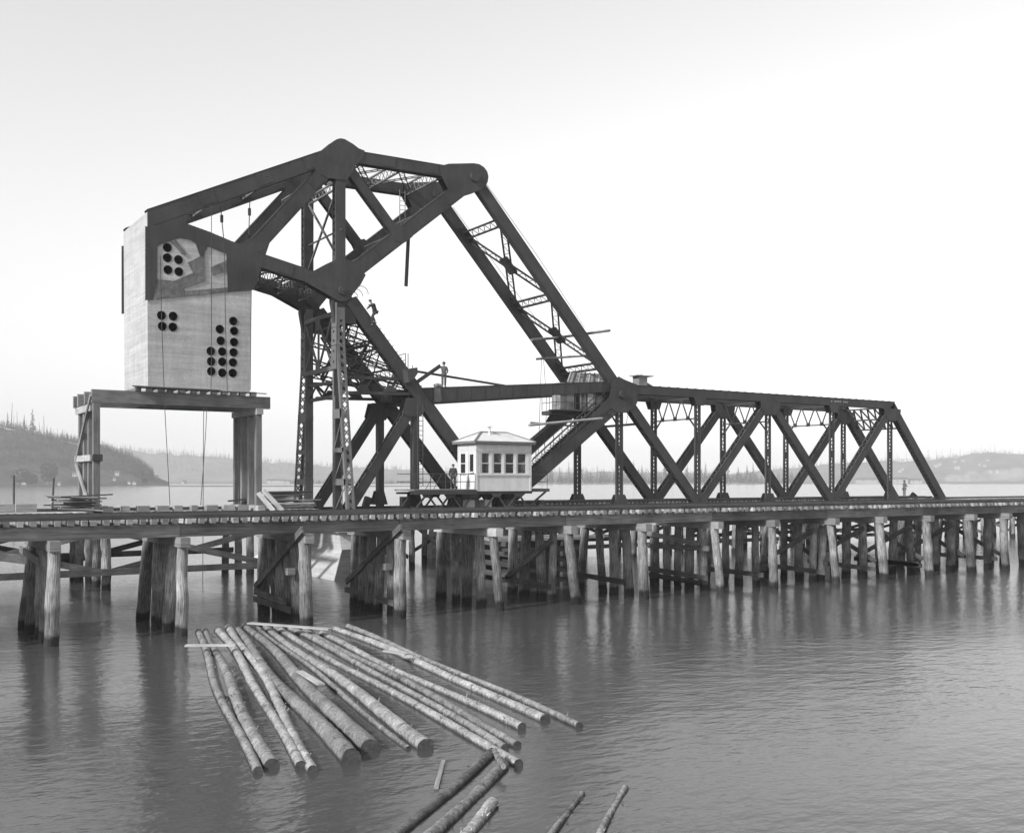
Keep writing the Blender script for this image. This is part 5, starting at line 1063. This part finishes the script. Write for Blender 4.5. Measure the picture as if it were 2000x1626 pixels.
for a, b, w1, w0, lab in raft:
    (ax, ay), (bx2, by) = zr2(*a), zr2(*b)
    p, q = atz(ax, ay, .08), atz(bx2, by, .05)
    dq = (q - Vector((0, 0, CH))).length; dp = (p - Vector((0, 0, CH))).length
    p.z, q.z = .03, .3 * w1 / 2.381 * dq / FPX / 2; log(p, q, w0 / 2.381 * dp / FPX / 2, w1 / 2.381 * dq / FPX / 2 * 1.0, lab, 'logs of the floating raft')
boom = [((845 + 260 * 0, 0), 0)]
BL = 'boom logs at the bottom edge'
for (a, b, c_, d_, w, lab, mm) in ((958, 1470, 785, 1618, 19, 'dark wet boom log chained to the raft corner', 'bark_wet'), (980, 1497, 850, 1625, 22, 'paler boom log lying right of the dark wet one', 'bark'), (960, 1570, 900, 1640, 24, 'short boom log end at the bottom edge right of the pair', 'bark'),
                                   (1137, 1549, 1078, 1630, 12, 'left of two thin log ends at the bottom edge', 'bark'), (1222, 1538, 1176, 1630, 13, 'right of two thin log ends at the bottom edge', 'bark')):
    p, q = atz(a, b, .01), atz(c_, d_, .01); q = p + (q - p) * 1.5; dd_ = (p - Vector((0, 0, CH))).length; log(p, q, w * dd_ / FPX / 2, w * dd_ / FPX / 2 * 1.05, lab, BL, mm)
# boom chain at the corner, sticks and boards among the logs
g = MB(); c = atz(965, 1465, .3)
for k in range(9): a0 = k * .7; g.tube([c + Vector((.02 * math.cos(a0), .02 * math.sin(a0), 0)) + (atz(985, 1500, .2) - c) * (k / 9), c + (atz(985, 1500, .2) - c) * ((k + .8) / 9) + Vector((0, .03 * (-1) ** k, .02))], .055, 6)
solo('boom_chain', g, 'bark', atz(965, 1465, 0), 'chain lashing at the corner where the boom logs meet the raft', 'chain')
fl_ = 'boards floating on and beside the raft'
def flat(a, b, c_, d_, z, w, m, lab): return board('board', atz(a, b, z), atz(c_, d_, z), .05, w, m, lab, 'board', fl_)
flat(362, 1260, 460, 1259, .36, .28, 'timber_new', 'pale board lying across the left ends of the raft logs')
flat(487, 1216, 645, 1228, .40, .3, 'timber_new', 'long pale board across the far end of the raft by the trestle')
flat(585, 1310, 628, 1336, .34, .2, 'timber_new', 'short pale board lying between two raft logs')
flat(752, 1270, 795, 1277, .36, .22, 'timber_new', 'small splinter board on the right half of the raft')
flat(866, 1485, 852, 1538, .03, .09, 'timber', 'narrow lath floating left of the boom corner')
flat(418, 1282, 447, 1360, .03, .3, 'timber', 'submerged board between the two leftmost raft logs')

# ================================================================== FAR SHORES
def lerp_prof(prof, px):
    for (a, b), (c, d) in zip(prof, prof[1:]):
        if a <= px <= c: return b + (d - b) * (px - a) / (c - a)
    return prof[-1][1] if px > prof[-1][0] else prof[0][1]
def hill(name, prof, d0, depth, m, step=6, rows=14, rough=.10):
    pxs = []; x = prof[0][0]
    while x <= prof[-1][0]: pxs.append(x); x += step
    vs = []; fs = []; n = len(pxs)
    for r in range(rows + 1):
        t = r / rows; d = d0 + depth * t
        for px in pxs:
            zc = CH + (HZ - lerp_prof(prof, px)) / FPX * (d0 + depth * .7); tt = min(1, t / .7); s = tt * tt * (3 - 2 * tt) if t <= .7 else 1 - (t - .7) * .25
            p = atd(px, HZ, d); z = max(-1.0, zc * (.04 + .96 * s) * (1 + rough * mnoise.noise(Vector((p.x * .02, p.y * .02, 1.7)))) + (mnoise.noise(Vector((p.x * .06, p.y * .06, .3))) * 2.2 if t > .05 else -1.0)); 
            if r == 0: z = -.5
            vs.append((p.x, p.y, z))
    for r in range(rows):
        for i in range(n - 1): fs.append((r * n + i, r * n + i + 1, (r + 1) * n + i + 1, (r + 1) * n + i))
    me = bpy.data.meshes.new(name); me.from_pydata(vs, [], fs); me.polygons.foreach_set('use_smooth', [True] * len(fs)); me.materials.append(M[m]); o = link(bpy.data.objects.new(name, me)); o['kind'] = 'structure'; return o
P1 = [(-120, 822), (12, 834), (40, 838), (70, 850), (110, 858), (150, 865), (200, 874), (235, 888), (260, 897), (285, 914), (305, 932), (330, 943)]
P2 = [(-120, 866), (120, 868), (200, 874), (260, 881), (330, 887), (420, 894), (500, 901), (600, 908), (700, 914), (800, 918), (900, 921), (1000, 922), (1150, 921), (1300, 922), (1420, 924)]
P3 = [(1330, 934), (1400, 928), (1500, 918), (1560, 912), (1640, 906), (1700, 903), (1760, 900), (1820, 897), (1870, 893), (1900, 887), (1930, 884), (1960, 887), (2000, 889), (2120, 892)]
D1, D2, D3 = 1150, 2900, 2700
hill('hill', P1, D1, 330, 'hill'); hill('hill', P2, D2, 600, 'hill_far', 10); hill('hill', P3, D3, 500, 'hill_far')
PB = [(-300, 941), (300, 940), (1000, 940), (2300, 940)]
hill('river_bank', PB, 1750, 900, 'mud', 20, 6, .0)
PS = [(262, 946.5), (300, 945), (380, 944), (560, 944), (900, 944.5)]
sb = []
me = bpy.data.meshes.new('mud_flat'); vs = []; ks = [255, 300, 360, 430, 520, 640, 760, 900]
for i, px in enumerate(ks): vs += [tuple(atd(px, HZ, 1080 - 40 * min(i, 2)))[:2] + (.05,), tuple(atd(px, HZ, 1110 - 20 * min(i, 2)))[:2] + (.9 if i else .1,), tuple(atd(px, HZ, 1180))[:2] + (.05,)]
me.from_pydata(vs, [], [q for i in range(len(ks) - 1) for q in ((3 * i, 3 * i + 3, 3 * i + 4, 3 * i + 1), (3 * i + 1, 3 * i + 4, 3 * i + 5, 3 * i + 2))]); me.materials.append(M['mud']); o = link(bpy.data.objects.new('mud_flat', me)); o['kind'] = 'structure'

def conifer_mb(h, rnd, full=1.0, n=70):
    tk = MB().tube([(0, 0, -2), (0, 0, h * .5), (0, 0, h)], h * .014 + .12, 5, r2=.05, cap=False); cr_ = MB(); vs = []; fs = []
    for i in range(n):
        t = (i + rnd.random()) / n; z = h * (.18 + .8 * t); L = h * .16 * (1 - t) ** .75 * rnd.uniform(.55, 1.15) * full + .25; a = rnd.uniform(0, 6.283); dr = L * rnd.uniform(.15, .5); w = L * rnd.uniform(.2, .38)
        dx, dy = math.cos(a), math.sin(a); k = len(vs)
        vs += [(0, 0, z + .3), (dx * L * .55 - dy * w, dy * L * .55 + dx * w, z - dr * .35), (dx * L, dy * L, z - dr), (dx * L * .55 + dy * w, dy * L * .55 - dx * w, z - dr * .45), (dx * L * .5, dy * L * .5, z - dr * .9 - .3)]
        fs += [(k, k + 1, k + 2, k + 3), (k, k + 4, k + 2)]
    cr_.add(vs, fs); return tk, cr_
def snag_mb(h, rnd):
    g = MB().tube([(0, 0, -2), (rnd.uniform(-.3, .3), 0, h * .5), (rnd.uniform(-.5, .5), 0, h)], h * .012 + .18, 5, r2=.12, cap=False)
    for i in range(rnd.randrange(5, 13)):
        z = h * rnd.uniform(.45, .97); a = rnd.uniform(0, 6.28); L = rnd.uniform(.6, 2.2); g.tube([(0, 0, z), (math.cos(a) * L, math.sin(a) * L, z + rnd.uniform(-.4, .3))], .1, 4, r2=.04, cap=False)
    return g
rf_ = random.Random(31)
con = []
for k in range(5):
    t_, c_ = conifer_mb(1.0 * 30, rf_, rf_.uniform(.7, 1.1), rf_.choice((55, 75, 90))); a = t_.mesh('trunk'); a.materials.append(M['snagwood']); b = c_.mesh('crown'); b.materials.append(M['needles']); con.append((a, b))
sng = []
for k in range(5): a = snag_mb(30, rf_).mesh('snag_tree'); a.materials.append(M['snagwood']); sng.append(a)
def ground(prof, d0, depth, px): d = d0 + depth * .7; return atd(px, lerp_prof(prof, px), d)
def conifer(px, prof, d0, depth, h, label, group, back=0, zoff=0):
    p = ground(prof, d0, depth, px) if prof else atd(px, 941, d0); p.z += zoff; t = thing('conifer_tree', p, label, 'tree', group); a, b = con[rf_.randrange(5)]; r = rf_.uniform(0, 6); s = h / 30
    for nm, me in (('trunk', a), ('crown', b)): o = inst(nm, me, t, p, (0, 0, r), (s, s, s))
def snag(px, prof, d0, depth, h, label, group, zoff=0):
    p = ground(prof, d0, depth, px) if prof else atd(px, 941, d0); p.z += zoff; o = link(bpy.data.objects.new('snag_tree', sng[rf_.randrange(5)])); o.location = p; s = h / 30; o.scale = (s * 1.1 + .35, s * 1.1 + .35, s); o.rotation_euler = (rf_.uniform(-.05, .05), rf_.uniform(-.05, .05), rf_.uniform(0, 6)); tag(o, label, 'dead tree', group)
g1 = 'trees on the near left ridge'
for k, (px, h) in enumerate(((14, 15), (22, 26), (27, 13), (34, 18), (41, 9), (48, 17), (53, 12), (59, 9), (66, 13), (78, 15), (82, 11), (86, 22), (91, 9), (105, 10), (112, 12), (118, 8), (127, 11), (135, 8), (143, 9), (150, 8))): snag(px, P1, D1, 330, h * 1.3, ORD[k] + ' dead snag from the left on the near left ridge', g1)
for k, (px, h) in enumerate(((15, 14), (47, 13), (63, 23), (70, 10), (92, 12), (99, 11), (122, 11), (131, 10), (139, 9), (146, 9))): conifer(px, P1, D1, 330, h * 1.55, ORD[k] + ' conifer from the left on the near left ridge', g1, zoff=-1)
g2 = 'trees along the hazy far ridge'
for k in range(18): conifer(205 + k * 17.5 + rf_.uniform(-5, 5), P2, D2, 600, rf_.uniform(14, 28), ORD[k] + ' conifer from the left on the hazy far ridge', g2, zoff=-2)
for k in range(14): snag(202 + k * 22 + rf_.uniform(-7, 7), P2, D2, 600, rf_.uniform(20, 38), ORD[k] + ' dead snag from the left on the hazy far ridge', g2, zoff=-1)
g3 = 'trees along the low far bank'
for k in range(24): conifer(1060 + k * 18 + rf_.uniform(-7, 7), None, 1790, 0, rf_.uniform(18, 38), ORD[k] + ' conifer from the left on the low far bank', g3, zoff=0)
g4 = 'dead trees on the right-hand ridge'
for k in range(24): snag(1640 + k * 14.5 + rf_.uniform(-6, 6), P3, D3, 500, rf_.uniform(14, 32), ORD[k] + ' dead snag from the left on the right-hand ridge', g4, zoff=-1)
def forest(name, spans, label, hmin, hmax, n, prof, d0, depth, zoff=0, nb=16):
    g = MB(); 
    for i in range(n):
        a, b = spans[i % len(spans)]; px = rf_.uniform(a, b)
        if prof: d = d0 + depth * rf_.uniform(.25, .85); t = (d - d0) / depth; q = ground(prof, d0, depth, px); tt = min(1, t / .7); s = tt * tt * (3 - 2 * tt); p = atd(px, HZ, d); p.z = (max(1, q.z * (.04 + .96 * s)) - 1) if not zoff else q.z - zoff
        else: p = atd(px, HZ, d0 + rf_.uniform(0, depth)); p.z = zoff
        h = rf_.uniform(hmin, hmax); tk, cr_ = conifer_mb(h, rf_, rf_.uniform(.9, 1.6), nb); cr_.v = [v + p for v in cr_.v]; k = len(g.v); g.v += cr_.v; g.f += [[k + j for j in f] for f in cr_.f]; g.uv += cr_.uv; g.sm += cr_.sm
    c = g.v[0]; return solo(name, g, 'needles', (c.x, c.y, 0), label, 'forest', None, 'stuff')
forest('forest', [(150, 460), (460, 780), (780, 1420)], 'hazy forest covering the far ridge left of the tower', 12, 24, 1500, P2, D2, 600)
forest('forest', [(1040, 1300), (1300, 1560), (1040, 1480)], 'belt of trees along the low far bank behind the span', 9, 26, 900, None, 1790, 70, 0)
forest('forest', [(560, 780), (780, 1040)], 'low scrub along the far bank behind the tower', 4, 10, 400, None, 1770, 60, 0)
forest('forest', [(1560, 2100)], 'scattered trees on the right-hand hillside', 4, 10, 900, P3, D3, 500, 0, 10)
forest('forest', [(1500, 2080)], 'ragged line of trees along the crest of the right-hand hill', 8, 19, 420, P3, D3 + 310, 50, 2.0, 12)
forest('forest', [(-60, 300)], 'brush covering the near left hill', 5, 13, 2800, P1, D1, 330, 0, 8)
# broad shore trees
def broad(px, d, h, w, label):
    p = atd(px, HZ, d); p.z = .5; t = thing('broadleaf_tree', p, label, 'tree', 'round trees on the left shore'); obj('trunk', MB().tube([p, p + Vector((0, 0, h * .5))], .5, 6, r2=.25), 'snagwood', t); vs = []; fs = []
    for i in range(1100):
        u = Vector((rf_.gauss(0, 1), rf_.gauss(0, 1), rf_.gauss(0, 1))).normalized() * rf_.random() ** .4; c = p + Vector((u.x * w / 2, u.y * w / 2, h * .58 + u.z * h * .42)); s = rf_.uniform(.6, 1.5); a = Vector((rf_.uniform(-1, 1), rf_.uniform(-1, 1), rf_.uniform(-1, 1))).normalized(); b = a.orthogonal().normalized(); k = len(vs)
        vs += [c + a * s, c + b * s, c - a * s, c - b * s]; fs.append((k, k + 1, k + 2, k + 3))
    g = MB(); g.add(vs, fs); obj('crown', g, 'leaf', t)
broad(95, 1120, 27, 19, 'large dark round tree on the left shore'); broad(40, 1125, 20, 20, 'broad tree at the far left shore edge'); broad(60, 1130, 13, 14, 'smaller round tree beside the broad far left one'); broad(282, 1135, 17, 8, 'narrow tree at the right foot of the near hill')
# houses
def hill_d(prof, d0, depth, px, py):
    best = d0 + depth * .3; be = 1e9
    for i in range(60):
        t = .05 + .64 * i / 60; d = d0 + depth * t; zc = CH + (HZ - lerp_prof(prof, px)) / FPX * (d0 + depth * .7); tt = t / .7; z = zc * (.04 + .96 * tt * tt * (3 - 2 * tt)); y = HZ - (z - CH) / d * FPX
        if abs(y - py) < be: be = abs(y - py); best = d
    return best
def house(px, py, d, w, h, label, group, roofm='hill_far', dep=None):
    p = atd(px, py, d); t = thing('house', p, label, 'house', group); dep = dep or w * .7; c, s = CT, -ST
    def P(u, v, z): return Vector((p.x + u * c + v * ST, p.y + u * s + v * CT, p.z + z))
    g = MB(); vs = [P(-w / 2, 0, -2), P(w / 2, 0, -2), P(w / 2, dep, -2), P(-w / 2, dep, -2), P(-w / 2, 0, h), P(w / 2, 0, h), P(w / 2, dep, h), P(-w / 2, dep, h)]; g.add(vs, [(0, 1, 5, 4), (1, 2, 6, 5), (2, 3, 7, 6), (3, 0, 4, 7)]); obj('wall', g, 'paint', t)
    g = MB(); e = .5; r = h * .55; vs = [P(-w / 2 - e, -e, h), P(w / 2 + e, -e, h), P(w / 2 + e, dep + e, h), P(-w / 2 - e, dep + e, h), P(-w / 2 - e, dep / 2, h + r), P(w / 2 + e, dep / 2, h + r)]; g.add(vs, [(0, 1, 5, 4), (2, 3, 4, 5), (1, 2, 5), (3, 0, 4), (3, 2, 1, 0)]); obj('roof', g, roofm, t)
    for k in (-1, 1):
        g = MB(); g.add([P(k * w * .25 - .6, -.05, h * .3), P(k * w * .25 + .6, -.05, h * .3), P(k * w * .25 + .6, -.05, h * .75), P(k * w * .25 - .6, -.05, h * .75)], [(0, 1, 2, 3)]); obj('window', g, 'hole', t)
ga = 'houses along the left shore'
for k, (px, py, w, h) in enumerate(((46, 943, 8, 4), (70, 944, 5, 3), (88, 943, 6, 3.5), (115, 944, 5, 3), (146, 929, 9, 4), (228, 926, 8, 4), (223, 936, 5, 3), (305, 934, 6, 4), (252, 942, 5, 2.5), (262, 943, 6, 2.5))): house(px, py, (1140 if py > 938 else hill_d(P1, D1, 330, px, py) - 4), w * .6, h * .7, ORD[k] + ' small house from the left along the left shore', ga)
gb = 'houses on the right-hand hillside'
for k, (px, py, w, h) in enumerate(((1758, 922, 9, 5), (1763, 918, 9, 5), (1830, 912, 9, 6), (1835, 909, 10, 6), (1866, 903, 8, 4), (1871, 916, 12, 6), (1882, 901, 8, 4), (1914, 909, 7, 4), (1924, 911, 8, 4), (1930, 900, 7, 3), (1936, 924, 7, 6), (1948, 923, 7, 6))):
    house(px, py - 1, hill_d(P3, D3, 500, px, py) - 6, w, h, ORD[k] + ' white house from the left on the right-hand hillside', gb)
gc = 'low buildings on the far bank'
for k, (px, w, h) in enumerate(((357, 6, 4), (540, 40, 6), (560, 12, 5), (1695, 40, 8), (1760, 30, 9), (1790, 24, 7))): house(px, 942, 1748, w * .8, h * .6, ORD[k] + ' long low building from the left along the far bank', gc, 'hill_far', 14)

# ================================================================== AIR AND SMOKE
def vol(name, density, col=1.0, aniso=0.0):
    m = bpy.data.materials.new(name); m.use_nodes = True; n = m.node_tree.nodes; l = m.node_tree.links; n.remove(n['Principled BSDF']); v = n.new('ShaderNodeVolumePrincipled'); v.inputs['Color'].default_value = (col, col, col, 1); v.inputs['Density'].default_value = density; v.inputs['Anisotropy'].default_value = aniso
    l.new(v.outputs[0], n['Material Output'].inputs['Volume']); m.cycles.homogeneous_volume = True if hasattr(m.cycles, 'homogeneous_volume') else None; return m
g = MB(); g.box((2500, 2200, 74), (11000, 4600, 150)); me = g.mesh('haze'); hz_ = link(bpy.data.objects.new('haze', me)); weld(me); me.materials.append(vol('haze_air', .00022, 1.0)); hz_['kind'] = 'stuff'
rs = random.Random(4); sm_m = vol('smoke', .006, 1.0)
bm = bmesh.new()
for i in range(16):
    px = 1855 + i * 9 + rs.uniform(-4, 4); p = atd(px, 940 - rs.uniform(2, 10) - i * .5, D3 - 120 + rs.uniform(-30, 30)); r = rs.uniform(9, 17) + i * .5
    bmesh.ops.create_icosphere(bm, subdivisions=2, radius=1.0, matrix=Matrix.Translation(p) @ Matrix.Diagonal((r * 1.7, r, r * .8, 1)))
for v in bm.verts: v.co += Vector((mnoise.noise(v.co * .07), mnoise.noise(v.co * .07 + Vector((9, 0, 0))), mnoise.noise(v.co * .07 + Vector((0, 9, 0))) * .6)) * 7; v.co.z = max(v.co.z, .3)
me = bpy.data.meshes.new('smoke'); bm.to_mesh(me); bm.free(); me.materials.append(sm_m); so = link(bpy.data.objects.new('smoke', me)); tag(so, 'white smoke drifting along the right-hand shore', 'smoke', None, 'stuff')
